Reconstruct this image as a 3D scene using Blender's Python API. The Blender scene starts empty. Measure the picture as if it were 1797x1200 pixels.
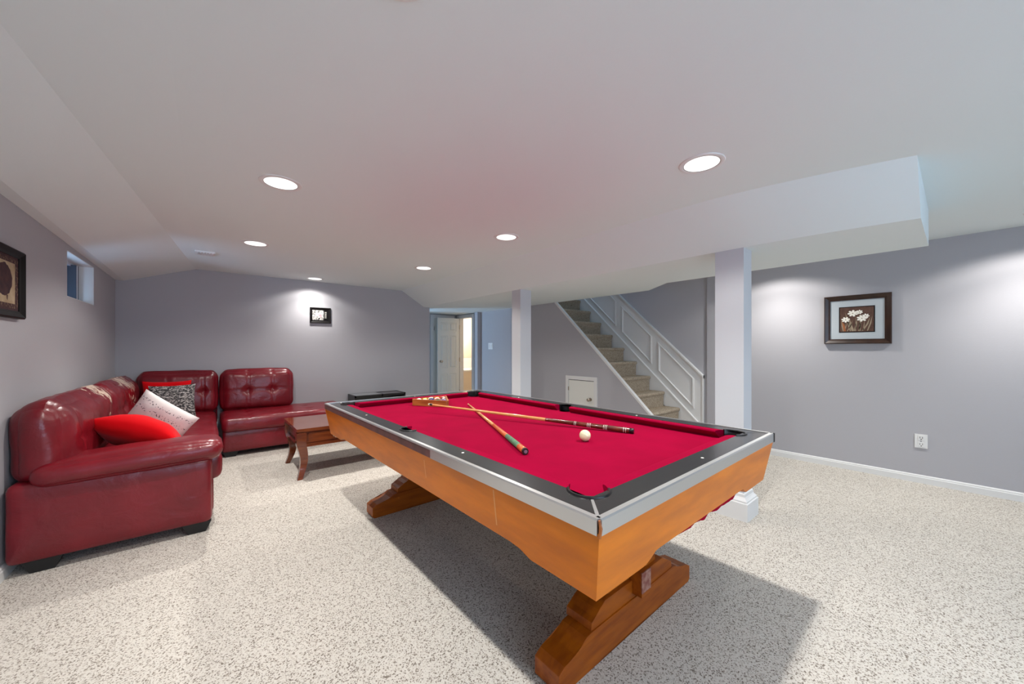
import bpy, bmesh, math, random
from math import pi, sin, cos, radians, sqrt, exp
from mathutils import Vector, Matrix, noise
random.seed(7)
S = bpy.context.scene
COL = S.collection

# ------------------------------------------------------------------ camera
cam_d = bpy.data.cameras.new('camera')
cam = bpy.data.objects.new('camera', cam_d)
COL.objects.link(cam)
cam.location = (0, 0, 1.24)
cam.rotation_euler = (radians(90), 0, -radians(39.675))
cam_d.sensor_fit = 'HORIZONTAL'
cam_d.sensor_width = 36
cam_d.lens = 648.0 / 1797 * 36
cam_d.shift_y = 11.0 / 1797
cam_d.clip_start = 0.02
S.camera = cam

# ------------------------------------------------------------------ world, exposure
W = bpy.data.worlds.new('daylight')
S.world = W
W.use_nodes = True
bg = W.node_tree.nodes['Background']
bg.inputs[0].default_value = (0.50, 0.68, 1.0, 1)
bg.inputs[1].default_value = 8
S.view_settings.view_transform = 'Standard'
S.view_settings.look = 'None'
S.view_settings.gamma = 1
S.view_settings.use_curve_mapping = False
S.view_settings.exposure = -0.94

POT_W = 34.0          # each recessed ceiling light
POT_COL = (1.0, 0.965, 0.92)
def area_light(name, loc, rot, sx, sy, watts, col):
    d = bpy.data.lights.new(name, 'AREA'); d.shape = 'RECTANGLE'
    d.size = sx; d.size_y = sy; d.energy = watts; d.color = col
    o = bpy.data.objects.new(name, d); COL.objects.link(o)
    o.location = loc; o.rotation_euler = rot
    return o
# cool fill added behind the camera; daylight from the side room and stairwell
area_light('rear_cool_fill', (1.1, -2.9, 1.35), (radians(90), 0, 0), 3.0, 1.3, 68, (0.70, 0.86, 1.0))
area_light('side_room_daylight', (1.55, 7.62, 1.1), (radians(90), 0, radians(-120.5)), 0.30, 1.5, 115, (0.46, 0.70, 1.0))
area_light('window_well_daylight', (-1.62, 4.42, 1.55), (radians(86), 0, radians(-64)), .45, .40, 34, (0.50, 0.72, 1.0))
area_light('stairwell_daylight', (4.68, 4.6, 4.25), (0, 0, 0), 0.6, 1.6, 30, (0.50, 0.75, 1.0))

# ------------------------------------------------------------------ helpers
def lin(r, g, b):
    f = lambda c: (c/255)/12.92 if c/255 <= 0.04045 else (((c/255)+0.055)/1.055)**2.4
    return (f(r), f(g), f(b), 1)

def mat(name, col, rough=0.6, metal=0.0, bump=0.0, bscale=50, col2=None, nscale=20, spec=0.5,
        coat=0.0, stretch=(1, 1, 1), emit=None, estr=0, sheen=0.0, detail=4, lo=0.35, hi=0.65):
    m = bpy.data.materials.new(name); m.use_nodes = True
    nt = m.node_tree; N = nt.nodes; L = nt.links
    p = N['Principled BSDF']
    p.inputs['Base Color'].default_value = col
    p.inputs['Roughness'].default_value = rough
    p.inputs['Metallic'].default_value = metal
    p.inputs['Specular IOR Level'].default_value = spec
    p.inputs['Coat Weight'].default_value = coat
    p.inputs['Sheen Weight'].default_value = sheen
    if emit:
        p.inputs['Emission Color'].default_value = emit
        p.inputs['Emission Strength'].default_value = estr
    tc = N.new('ShaderNodeTexCoord'); mp = N.new('ShaderNodeMapping')
    mp.inputs['Scale'].default_value = stretch
    L.new(tc.outputs['Object'], mp.inputs['Vector'])
    if col2:
        n = N.new('ShaderNodeTexNoise'); n.inputs['Scale'].default_value = nscale
        n.inputs['Detail'].default_value = detail
        L.new(mp.outputs[0], n.inputs['Vector'])
        r = N.new('ShaderNodeValToRGB')
        r.color_ramp.elements[0].position = lo; r.color_ramp.elements[1].position = hi
        r.color_ramp.elements[0].color = col; r.color_ramp.elements[1].color = col2
        L.new(n.outputs['Fac'], r.inputs[0]); L.new(r.outputs[0], p.inputs['Base Color'])
    if bump:
        n2 = N.new('ShaderNodeTexNoise'); n2.inputs['Scale'].default_value = bscale
        n2.inputs['Detail'].default_value = 3
        L.new(mp.outputs[0], n2.inputs['Vector'])
        b = N.new('ShaderNodeBump'); b.inputs['Strength'].default_value = bump
        b.inputs['Distance'].default_value = 0.01
        L.new(n2.outputs['Fac'], b.inputs['Height']); L.new(b.outputs[0], p.inputs['Normal'])
    return m

def carpet(name, base, mid, dark, scale):
    m = bpy.data.materials.new(name); m.use_nodes = True
    nt = m.node_tree; N = nt.nodes; L = nt.links; p = N['Principled BSDF']
    p.inputs['Roughness'].default_value = 1.0; p.inputs['Specular IOR Level'].default_value = 0.05
    tc = N.new('ShaderNodeTexCoord')
    # yarn tufts: every small cell gets its own tone, a few of them dark flecks
    v = N.new('ShaderNodeTexVoronoi'); v.inputs['Scale'].default_value = scale
    L.new(tc.outputs['Object'], v.inputs['Vector'])
    sx = N.new('ShaderNodeSeparateColor'); L.new(v.outputs['Color'], sx.inputs[0])
    r = N.new('ShaderNodeValToRGB'); e = r.color_ramp.elements
    e[0].position = 0.0; e[0].color = dark
    e[1].position = 1.0; e[1].color = base
    x = e.new(0.10); x.color = dark
    x = e.new(0.22); x.color = mid
    x = e.new(0.50); x.color = base
    L.new(sx.outputs[0], r.inputs[0])
    n3 = N.new('ShaderNodeTexNoise'); n3.inputs['Scale'].default_value = 1.6; n3.inputs['Detail'].default_value = 3
    L.new(tc.outputs['Object'], n3.inputs['Vector'])
    mr = N.new('ShaderNodeMapRange'); mr.inputs[3].default_value = 0.90; mr.inputs[4].default_value = 1.08
    L.new(n3.outputs['Fac'], mr.inputs[0])
    mx = N.new('ShaderNodeVectorMath'); mx.operation = 'SCALE'
    L.new(r.outputs[0], mx.inputs[0]); L.new(mr.outputs[0], mx.inputs['Scale'])
    L.new(mx.outputs[0], p.inputs['Base Color'])
    n2 = N.new('ShaderNodeTexNoise'); n2.inputs['Scale'].default_value = scale*0.6; n2.inputs['Detail'].default_value = 3
    L.new(tc.outputs['Object'], n2.inputs['Vector'])
    b = N.new('ShaderNodeBump'); b.inputs['Strength'].default_value = 0.4; b.inputs['Distance'].default_value = 0.006
    L.new(n2.outputs['Fac'], b.inputs['Height']); L.new(b.outputs[0], p.inputs['Normal'])
    return m

M = {}
M['wall'] = mat('wall_paint', lin(176, 175, 179), 0.75, bump=0.05, bscale=120, spec=0.25)
M['ceil'] = mat('ceiling_paint', lin(226, 234, 233), 0.85, bump=0.03, bscale=90, spec=0.2)
M['trim'] = mat('trim_paint', lin(222, 222, 220), 0.45, spec=0.4)
M['column'] = mat('column_paint', lin(200, 203, 207), 0.55, spec=0.4)
M['carpet'] = carpet('carpet', lin(205, 200, 191), lin(180, 173, 162), lin(124, 115, 106), 225)
M['stair_carpet'] = carpet('stair_carpet', lin(176, 163, 144), lin(156, 142, 123), lin(122, 108, 92), 170)
M['maple'] = mat('maple_veneer', lin(222, 122, 0), 0.40, bump=0.02, bscale=8, col2=lin(196, 104, 10), nscale=3.2, stretch=(1, 1, 5), spec=0.3)
M['dark_edge'] = mat('bare_maroon_edge', lin(96, 58, 56), 0.6, col2=lin(70, 44, 42), nscale=14)
M['trestle'] = mat('trestle_wood', lin(160, 82, 10), 0.42, col2=lin(130, 60, 8), nscale=5, stretch=(1, 6, 6), spec=0.3)
M['black_lam'] = mat('black_laminate', lin(34, 34, 35), 0.22, spec=0.6, bump=0.01, bscale=6)
M['rubber'] = mat('black_rubber', lin(14, 14, 16), 0.35)
M['cup'] = mat('pocket_black', lin(8, 8, 9), 0.8)
M['alu'] = mat('aluminium', lin(205, 206, 205), 0.32, metal=0.85, bump=0.02, bscale=30)
M['felt'] = mat('red_felt', lin(140, 0, 44), 1.0, bump=0.06, bscale=300, spec=0.05, col2=lin(133, 0, 41), nscale=6)
M['felt2'] = mat('loose_red_cloth', lin(150, 0, 36), 0.95, spec=0.1)
M['sight'] = mat('pearl_sight', lin(240, 238, 225), 0.3)
M['frame_dark'] = mat('under_frame', lin(70, 40, 22), 0.7)
M['leather'] = None
M['black_plastic'] = mat('black_plastic', lin(18, 18, 20), 0.5)
M['cherry'] = mat('cherry_wood', lin(120, 58, 24), 0.25, col2=lin(92, 38, 16), nscale=4, stretch=(1, 7, 7), coat=0.5)
M['cherry_top'] = mat('cherry_top', lin(128, 66, 34), 0.16, col2=lin(104, 48, 24), nscale=4, stretch=(1, 7, 1), coat=0.8)
M['black_wood'] = mat('black_wood', lin(16, 15, 16), 0.3)
M['glass_dark'] = mat('dark_glass', lin(120, 128, 130), 0.08, spec=0.9, coat=1.0)
M['glass_dark2'] = mat('darker_glass', lin(14, 10, 12), 0.1, spec=0.8)
M['cuewood'] = mat('cue_maple', lin(222, 160, 98), 0.25, coat=0.5, col2=lin(206, 140, 80), nscale=6, stretch=(1, 1, .2))
M['cuebutt'] = mat('cue_butt_rosewood', lin(112, 46, 26), 0.25, coat=0.5, col2=lin(78, 28, 18), nscale=20)
M['cuegreen'] = mat('cue_green_wrap', lin(84, 128, 92), 0.6, col2=lin(62, 104, 78), nscale=60)
M['cueorange'] = mat('cue_orange', lin(196, 96, 40), 0.3, coat=0.4)
M['ivory'] = mat('ivory', lin(226, 222, 184), 0.12, spec=0.6, coat=0.5)
M['steel'] = mat('cue_steel', lin(150, 155, 170), 0.3, metal=0.8)
M['rackwood'] = mat('rack_wood', lin(176, 104, 48), 0.4, col2=lin(140, 72, 30), nscale=8, stretch=(1, 1, 6))
M['chrome'] = mat('knob_nickel', lin(190, 180, 165), 0.22, metal=1.0)
M['white'] = mat('white_plastic', lin(226, 226, 224), 0.4)
M['slot'] = mat('dark_slot', lin(40, 38, 38), 0.6)
M['door'] = mat('door_paint', lin(226, 226, 218), 0.4)
M['frame_black'] = mat('black_frame', lin(14, 10, 10), 0.5, spec=.2)
M['frame_brown'] = mat('walnut_frame', lin(52, 28, 14), 0.35, col2=lin(34, 16, 8), nscale=10)
M['matboard'] = mat('blue_grey_mat', lin(178, 186, 190), 0.9)
M['pr_brown'] = mat('print_brown', lin(92, 66, 54), 0.9, col2=lin(78, 54, 44), nscale=30)
M['pr_white'] = mat('print_white', lin(236, 232, 220), 0.9)
M['pr_leaf'] = mat('print_leaf', lin(150, 134, 112), 0.9)
M['pr_leaf2'] = mat('print_leaf_rust', lin(150, 92, 56), 0.9)
M['pr_cream'] = mat('print_cream', lin(184, 164, 134), 0.9, col2=lin(158, 136, 104), nscale=18)
M['pr_plum'] = mat('print_plum', lin(50, 26, 34), 0.9, col2=lin(70, 40, 40), nscale=30)
M['pr_speck'] = mat('print_speckle', lin(64, 34, 34), 0.9, col2=lin(130, 108, 86), nscale=70, lo=.5, hi=.7)
M['pr_pink'] = mat('print_pink', lin(222, 150, 155), 0.9)
M['pr_grey'] = mat('print_grey', lin(200, 196, 190), 0.9, col2=lin(90, 92, 90), nscale=60, lo=.45, hi=.6)
M['red_velvet'] = mat('red_velvet', lin(214, 2, 16), 0.85, spec=0.1, sheen=0.08, col2=lin(206, 2, 12), nscale=8, bump=.1, bscale=30)
M['tile'] = mat('cream_tile', lin(236, 222, 202), 0.3)
M['vanity'] = mat('vanity_wood', lin(234, 222, 206), 0.5)
M['porcelain'] = mat('porcelain', lin(240, 240, 240), 0.12)
M['lens'] = mat('lamp_lens', lin(255, 255, 252), 0.5, emit=(1, 0.98, 0.95, 1), estr=3.2)
M['globe'] = mat('lamp_globe', lin(255, 250, 240), 0.5, emit=(1, 0.95, 0.86, 1), estr=9)
M['winframe'] = mat('window_vinyl', lin(206, 214, 226), 0.4)
M['winedge'] = mat('window_gasket', lin(60, 66, 78), 0.5)
def glass():
    m = bpy.data.materials.new('window_glass'); m.use_nodes = True
    nt = m.node_tree; N = nt.nodes; L = nt.links
    out = N['Material Output']; N.remove(N['Principled BSDF'])
    t = N.new('ShaderNodeBsdfTransparent'); t.inputs[0].default_value = (.88, .94, .97, 1)
    g = N.new('ShaderNodeBsdfGlossy'); g.inputs['Roughness'].default_value = .02
    f = N.new('ShaderNodeFresnel'); f.inputs[0].default_value = 1.45
    x = N.new('ShaderNodeMixShader'); L.new(f.outputs[0], x.inputs[0]); L.new(t.outputs[0], x.inputs[1]); L.new(g.outputs[0], x.inputs[2])
    L.new(x.outputs[0], out.inputs[0])
    return m
M['glass'] = glass()

def leather(name, flake_pts=()):
    m = bpy.data.materials.new(name); m.use_nodes = True
    nt = m.node_tree; N = nt.nodes; L = nt.links; p = N['Principled BSDF']
    p.inputs['Roughness'].default_value = 0.31; p.inputs['Specular IOR Level'].default_value = 0.55
    tc = N.new('ShaderNodeTexCoord')
    n = N.new('ShaderNodeTexNoise'); n.inputs['Scale'].default_value = 5; n.inputs['Detail'].default_value = 4
    L.new(tc.outputs['Object'], n.inputs['Vector'])
    r = N.new('ShaderNodeValToRGB'); r.color_ramp.elements[0].position = .3; r.color_ramp.elements[1].position = .7
    r.color_ramp.elements[0].color = lin(104, 12, 24); r.color_ramp.elements[1].color = lin(122, 18, 31)
    L.new(n.outputs['Fac'], r.inputs[0])
    base = r.outputs[0]
    for (c, rad) in flake_pts:       # worn patches where the coating has cracked off
        vm = N.new('ShaderNodeVectorMath'); vm.operation = 'DISTANCE'; vm.inputs[1].default_value = c
        L.new(tc.outputs['Object'], vm.inputs[0])
        mr = N.new('ShaderNodeMapRange'); mr.inputs[1].default_value = 0.0; mr.inputs[2].default_value = rad
        mr.inputs[3].default_value = 0.22; mr.inputs[4].default_value = -0.15
        L.new(vm.outputs['Value'], mr.inputs[0])
        mp = N.new('ShaderNodeMapping'); mp.inputs['Scale'].default_value = (11, 26, 11)
        L.new(tc.outputs['Object'], mp.inputs['Vector'])
        nn = N.new('ShaderNodeTexNoise'); nn.inputs['Scale'].default_value = 1.2; nn.inputs['Detail'].default_value = 5
        L.new(mp.outputs[0], nn.inputs['Vector'])
        ad = N.new('ShaderNodeMath'); ad.operation = 'ADD'
        L.new(nn.outputs['Fac'], ad.inputs[0]); L.new(mr.outputs[0], ad.inputs[1])
        gt = N.new('ShaderNodeMath'); gt.operation = 'GREATER_THAN'; gt.inputs[1].default_value = 0.61
        L.new(ad.outputs[0], gt.inputs[0])
        mx = N.new('ShaderNodeMix'); mx.data_type = 'RGBA'
        mx.inputs[7].default_value = lin(214, 190, 170)
        L.new(gt.outputs[0], mx.inputs[0]); L.new(base, mx.inputs[6])
        base = mx.outputs[2]
    L.new(base, p.inputs['Base Color'])
    n2 = N.new('ShaderNodeTexNoise'); n2.inputs['Scale'].default_value = 9; n2.inputs['Detail'].default_value = 5
    n2.inputs['Distortion'].default_value = 0.6
    L.new(tc.outputs['Object'], n2.inputs['Vector'])
    b = N.new('ShaderNodeBump'); b.inputs['Strength'].default_value = 0.32; b.inputs['Distance'].default_value = 0.02
    L.new(n2.outputs['Fac'], b.inputs['Height'])
    L.new(b.outputs[0], p.inputs['Normal'])
    return m
M['leather'] = leather('red_leather')
M['leather_worn'] = leather('red_leather_worn', [((-0.68, 4.25, 0.93), .34), ((-0.64, 5.25, 0.93), .42)])

def script_mat():
    """charcoal cotton covered in rows of pale handwriting-like strokes"""
    m = bpy.data.materials.new('script_cotton'); m.use_nodes = True
    nt = m.node_tree; N = nt.nodes; L = nt.links; p = N['Principled BSDF']
    p.inputs['Roughness'].default_value = 0.9
    tc = N.new('ShaderNodeTexCoord')
    mp = N.new('ShaderNodeMapping'); mp.inputs['Scale'].default_value = (15, 42, 1)
    mp.inputs['Rotation'].default_value = (0, 0, 0.12)
    L.new(tc.outputs['UV'], mp.inputs['Vector'])
    n = N.new('ShaderNodeTexNoise'); n.inputs['Scale'].default_value = 1.0; n.inputs['Detail'].default_value = 3
    n.inputs['Distortion'].default_value = 1.0
    L.new(mp.outputs[0], n.inputs['Vector'])
    r = N.new('ShaderNodeValToRGB'); e = r.color_ramp.elements
    e[0].position = .50; e[0].color = lin(40, 38, 40); e[1].position = .58; e[1].color = lin(176, 170, 166)
    L.new(n.outputs['Fac'], r.inputs[0]); L.new(r.outputs[0], p.inputs['Base Color'])
    return m
M['script'] = script_mat()
def lettered_cotton():
    """pale cotton with two rows of small dark handwritten marks"""
    m = mat('lettered_cotton', lin(214, 208, 204), .9, bump=.5, bscale=14)
    nt = m.node_tree; N = nt.nodes; L = nt.links; p = N['Principled BSDF']
    tc = N.new('ShaderNodeTexCoord'); sp = N.new('ShaderNodeSeparateXYZ'); L.new(tc.outputs['UV'], sp.inputs[0])
    mp = N.new('ShaderNodeMapping'); mp.inputs['Scale'].default_value = (38, 30, 1); L.new(tc.outputs['UV'], mp.inputs['Vector'])
    n = N.new('ShaderNodeTexNoise'); n.inputs['Scale'].default_value = 1; n.inputs['Detail'].default_value = 2; L.new(mp.outputs[0], n.inputs['Vector'])
    g = N.new('ShaderNodeMath'); g.operation = 'GREATER_THAN'; g.inputs[1].default_value = .60; L.new(n.outputs['Fac'], g.inputs[0])
    tot = None
    for c_ in (.72, .86):
        a = N.new('ShaderNodeMath'); a.operation = 'SUBTRACT'; a.inputs[1].default_value = c_; L.new(sp.outputs[1], a.inputs[0])
        b = N.new('ShaderNodeMath'); b.operation = 'ABSOLUTE'; L.new(a.outputs[0], b.inputs[0])
        c = N.new('ShaderNodeMath'); c.operation = 'LESS_THAN'; c.inputs[1].default_value = .035; L.new(b.outputs[0], c.inputs[0])
        if tot is None: tot = c
        else:
            d = N.new('ShaderNodeMath'); d.operation = 'MAXIMUM'; L.new(tot.outputs[0], d.inputs[0]); L.new(c.outputs[0], d.inputs[1]); tot = d
    k = N.new('ShaderNodeMath'); k.operation = 'MULTIPLY'; L.new(g.outputs[0], k.inputs[0]); L.new(tot.outputs[0], k.inputs[1])
    mx = N.new('ShaderNodeMix'); mx.data_type = 'RGBA'; mx.inputs[6].default_value = lin(214, 208, 204); mx.inputs[7].default_value = lin(96, 90, 94)
    L.new(k.outputs[0], mx.inputs[0]); L.new(mx.outputs[2], p.inputs['Base Color'])
    return m
M['lettered'] = lettered_cotton()

ROOT = {}
def tag(o, label=None, cat=None, group=None, kind=None):
    if label: o['label'] = label
    if cat: o['category'] = cat
    if group: o['group'] = group
    if kind: o['kind'] = kind
    return o
def thing(name, label, cat, loc=(0, 0, 0), rz=0, group=None, kind=None):
    o = bpy.data.objects.new(name, None); o.empty_display_size = 0.1
    COL.objects.link(o); o.location = loc; o.rotation_euler = (0, 0, rz)
    ROOT[o.name] = Matrix.Translation(loc) @ Matrix.Rotation(rz, 4, 'Z')
    return tag(o, label, cat, group, kind)
def obj(name, bm, m, parent=None, smooth=False, local=False, bevel=0, label=None, seg=2, pivot=None):
    """bm in world coordinates (or root-local when local=True) becomes one mesh object"""
    if bevel:
        bmesh.ops.bevel(bm, geom=[e for e in bm.edges if e.is_manifold and e.calc_face_angle(0) > .5], offset=bevel,
                        segments=seg, profile=.5, affect='EDGES', clamp_overlap=True)
    bmesh.ops.recalc_face_normals(bm, faces=bm.faces)
    if parent:
        mw = ROOT[parent.name]
        if not local: bm.transform(mw.inverted())
    elif pivot is not None:
        bm.transform(Matrix.Translation(-Vector(pivot)))
    me = bpy.data.meshes.new(name); bm.to_mesh(me); bm.free()
    for x in (m if isinstance(m, (list, tuple)) else [m]): me.materials.append(x)
    if smooth:
        for p in me.polygons: p.use_smooth = True
        try: me.set_sharp_from_angle(angle=radians(smooth if smooth is not True else 40))
        except Exception: pass
    o = bpy.data.objects.new(name, me); COL.objects.link(o)
    if parent:
        o.parent = parent; ROOT[o.name] = mw
    elif pivot is not None:
        o.location = pivot
    if label: o['label'] = label
    return o
def struct(name, bm, m, **k):
    return tag(obj(name, bm, m, **k), kind='structure')
def box(bm, x0, x1, y0, y1, z0, z1, mi=0):
    v = [bm.verts.new((x, y, z)) for z in (z0, z1) for y in (y0, y1) for x in (x0, x1)]
    for q in ((0, 2, 3, 1), (4, 5, 7, 6), (0, 1, 5, 4), (2, 6, 7, 3), (0, 4, 6, 2), (1, 3, 7, 5)):
        f = bm.faces.new([v[i] for i in q]); f.material_index = mi
    return bm
def B(*a): return box(bmesh.new(), *a)
def prism(bm, pts, d, mi=0):
    """closed polygon of 3D points pushed along vector d"""
    d = Vector(d); n = len(pts)
    a = [bm.verts.new(p) for p in pts]; b = [bm.verts.new(Vector(p)+d) for p in pts]
    fs = [bm.faces.new(a[::-1]), bm.faces.new(b)]
    for i in range(n):
        fs.append(bm.faces.new((a[i], a[(i+1) % n], b[(i+1) % n], b[i])))
    for f in fs: f.material_index = mi
    bmesh.ops.triangulate(bm, faces=fs[:2], ngon_method='EAR_CLIP')
    return bm
def P(pts, d): return prism(bmesh.new(), pts, d)
def lathe(bm, prof, c, axis=(0, 0, 1), n=32, closed=False, mi=0):
    ax = Vector(axis).normalized(); q = Vector((0, 0, 1)).rotation_difference(ax)
    c = Vector(c); rings = []
    for (r, h) in prof:
        if r < 1e-6: rings.append([bm.verts.new(c+q @ Vector((0, 0, h)))])
        else: rings.append([bm.verts.new(c+q @ Vector((r*cos(2*pi*i/n), r*sin(2*pi*i/n), h))) for i in range(n)])
    for a, b in zip(rings, rings[1:]):
        for i in range(n):
            j = (i+1) % n
            if len(a) == 1 and len(b) == 1: continue
            if len(a) == 1: f = bm.faces.new((a[0], b[i], b[j]))
            elif len(b) == 1: f = bm.faces.new((a[i], b[0], a[j]))
            else: f = bm.faces.new((a[i], b[i], b[j], a[j]))
            f.material_index = mi
    return bm
def tube(bm, pts, r, n=10, mi=0):
    pts = [Vector(p) for p in pts]; rings = []
    for i, p in enumerate(pts):
        t = (pts[min(i+1, len(pts)-1)]-pts[max(i-1, 0)]).normalized()
        u = t.orthogonal().normalized() if i == 0 else (u-t*u.dot(t)).normalized()
        w = t.cross(u); rr = r[i] if isinstance(r, (list, tuple)) else r
        rings.append([bm.verts.new(p+u*cos(2*pi*k/n)*rr+w*sin(2*pi*k/n)*rr) for k in range(n)])
    for a, b in zip(rings, rings[1:]):
        for k in range(n):
            f = bm.faces.new((a[k], a[(k+1) % n], b[(k+1) % n], b[k])); f.material_index = mi
    f = bm.faces.new(rings[0][::-1]); f.material_index = mi
    f = bm.faces.new(rings[-1]); f.material_index = mi
    return bm
def ellipse_sphere(bm, c, r, n=24):
    prof = [(r*sin(pi*i/(n//2)), -r*cos(pi*i/(n//2))) for i in range(n//2+1)]
    prof[0] = (0, -r); prof[-1] = (0, r)
    return lathe(bm, prof, c, n=n)

# ------------------------------------------------------------------ room shell
XL, XR, YB, YF = -0.785, 5.07, 6.06, -3.0      # the left wall runs 1.2 degrees off square
SK = .021
def skew(bm):
    for v in bm.verts: v.co.x -= SK*(YB-v.co.y)
    return bm
ZC, ZB, ZL = 2.225, 1.97, 2.02
struct('floor', B(XL-.3, 6.4, YF-.2, 9.2, -.1, 0), M['carpet'])
# left wall with the basement window hole
bm = bmesh.new()
wy0, wy1, wz0, wz1 = 4.37, 5.155, 1.640, 1.996
X0 = XL-.22
box(bm, X0, XL, YF, wy0, 0, 2.5); box(bm, X0, XL, wy1, YB+.1, 0, 2.5)
box(bm, X0, XL, wy0, wy1, 0, wz0); box(bm, X0, XL, wy0, wy1, wz1, 2.5)
bmesh.ops.remove_doubles(bm, verts=bm.verts, dist=1e-5)
struct('wall_left', skew(bm), M['wall'])
struct('wall_back', B(XL-.2, 3.10, YB, YB+.12, 0, 2.5), M['wall'])
struct('wall_right', B(XR, XR+.15, YF, 2.10, 0, 2.5), M['wall'])
struct('wall_stairwell', B(XR+.03, XR+.18, 2.10, 6.3, 0, 4.45), M['wall'])
# wall behind the camera, open for the window added with the cool fill
bm = bmesh.new()
box(bm, XL-.2, -.5, YF-.12, YF, 0, 2.5); box(bm, 2.7, XR+.2, YF-.12, YF, 0, 2.5)
box(bm, -.5, 2.7, YF-.12, YF, 0, .65); box(bm, -.5, 2.7, YF-.12, YF, 2.05, 2.5)
struct('wall_rear', bm, M['wall'])
w = thing('added_rear_window', None, None, (1.1, YF, 1.35), kind='structure')  # unseen window, added to go with the rear fill light
bm = bmesh.new()
for a in ((-.5, -.44, .71, 1.99), (2.64, 2.7, .71, 1.99), (1.07, 1.13, .71, 1.99), (-.5, 2.7, .65, .71), (-.5, 2.7, 1.99, 2.05)):
    box(bm, a[0], a[1], YF-.1, YF-.04, a[2], a[3])
obj('window_frame', bm, M['winframe'], w)

# ceiling: main slab with the stairwell left open
bm = bmesh.new()
box(bm, XL-.2, 4.2, YF-.1, YB+.1, ZC, ZC+.3)
struct('ceiling', bm, M['ceil'])
struct('ceiling', B(4.2, XR+.2, YF-.1, 2.75, ZC, ZC+.3), M['ceil'])
# sloped side along the left wall with its narrow flat strip
def slope_ring(y, zl):
    x = XL-SK*(YB-y)
    return [(x-.01, y, zl), (x+.07, y, zl), (-.09, y, ZC), (-.09, y, ZC+.1), (x-.01, y, ZC+.1)]
bm = bmesh.new()
r0 = [bm.verts.new(p) for p in slope_ring(YF-.05, 2.19)]; r1 = [bm.verts.new(p) for p in slope_ring(YB+.03, 2.01)]
bm.faces.new(r0); bm.faces.new(r1[::-1])
for i in range(5): bm.faces.new((r0[i], r0[(i+1) % 5], r1[(i+1) % 5], r1[i]))
struct('ceiling_slope_left', bm, M['ceil'])
# bulkhead: sloped left side (2.6 -> 3.0), flat underside, widening to meet the stair wall
bm = bmesh.new(); prev = None
def xr_(y):
    return 3.97 if y <= 2.075 else min(4.312, 3.97+(y-2.075)*(4.312-3.97)/.415)
rows_y = [.13+.04*i for i in range(25)]+[1.12, 1.3, 1.7, 2.075, 2.49, 3.5, 5.0, 7.2]
K = 5
for y in rows_y:
    t = max(0, (1.10-y)/.97)                 # the slope runs out a little towards its near end
    xl, xu = 2.99+.10*t**2, 2.57+.22*t**1.5
    pts = [(xu+(xl-xu)*k/K, y, ZC+.004+(ZB-ZC-.004)*k/K) for k in range(K+1)]
    pts += [(xr_(y), y, ZB), (xr_(y), y, ZC+.02), (xu, y, ZC+.02)]
    cur = [bm.verts.new(p) for p in pts]
    if prev:
        for k in range(len(cur)): bm.faces.new((prev[k], prev[(k+1) % len(cur)], cur[(k+1) % len(cur)], cur[k]))
    else: bm.faces.new(cur[::-1])
    prev = cur
bm.faces.new(prev)
struct('ceiling_bulkhead', bm, M['ceil'], smooth=18)

# stair side wall: diagonal top from the floor up to the bulkhead, then full height to the bathroom door
SX = 4.28
def nose(y): return 0.418+0.957*(y-2.46)
bm = bmesh.new()
ys0 = 2.46-.418/.957+.02
prism(bm, [(SX, ys0, 0), (SX, 6.46, 0), (SX, 6.46, ZB+.02), (SX, 2.46+(ZB+.02-.418)/.957, ZB+.02), (SX, ys0, nose(ys0))], (.035, 0, 0))
struct('wall_stair_side', bm, M['wall'])
struct('wall_bathroom_header', B(SX, SX+.1, 6.46, 6.96, 1.90, 2.3), M['wall'])
struct('wall_bathroom_jamb', B(SX, SX+.1, 6.96, 7.25, 0, 2.3), M['wall'])
struct('wall_hall_end', B(2.9, SX+.1, 7.12, 7.25, 0, 2.3), M['wall'])
struct('wall_hall_side', B(3.0, 3.10, 6.92, 7.14, 0, 2.3), M['wall'])
struct('wall_hall_lintel', B(3.0, 3.10, YB+.11, 6.94, 1.93, 2.3), M['wall'])
# side room that the daylight comes from
bm = bmesh.new()
box(bm, .2, .3, 6.15, 9.1, 0, 2.4); box(bm, .2, 3.1, 9.0, 9.1, 0, 2.4); box(bm, 3.0, 3.1, 7.2, 9.1, 0, 2.4)
box(bm, .2, 3.1, 6.15, 9.1, 2.3, 2.4)
struct('wall_side_room', bm, M['wall'])
# bathroom shell
for a in ((SX+.05, 6.3, 6.26, 6.3, 0, 2.3), (SX+.05, 6.3, 8.6, 8.7, 0, 2.3), (6.2, 6.3, 6.2, 8.7, 0, 2.3), (SX+.05, SX+.1, 7.25, 8.7, 0, 2.3)):
    struct('wall_bathroom', B(*a), M['tile'])
struct('ceiling_bathroom', B(SX+.02, 6.3, 6.2, 8.7, 2.2, 2.3), M['tile'])
# upper stairwell
for a in ((4.2, 4.28, 2.6, 6.2, ZC, 4.45), (4.2, XR+.2, 2.6, 2.7, ZC+.1, 4.45), (4.2, XR+.2, 6.15, 6.25, 0, 4.45)):
    struct('wall_upper_stairwell', B(*a), M['wall'])
struct('ceiling_stairwell', B(4.15, XR+.25, 2.55, 6.3, 4.4, 4.5), M['ceil'])

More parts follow.
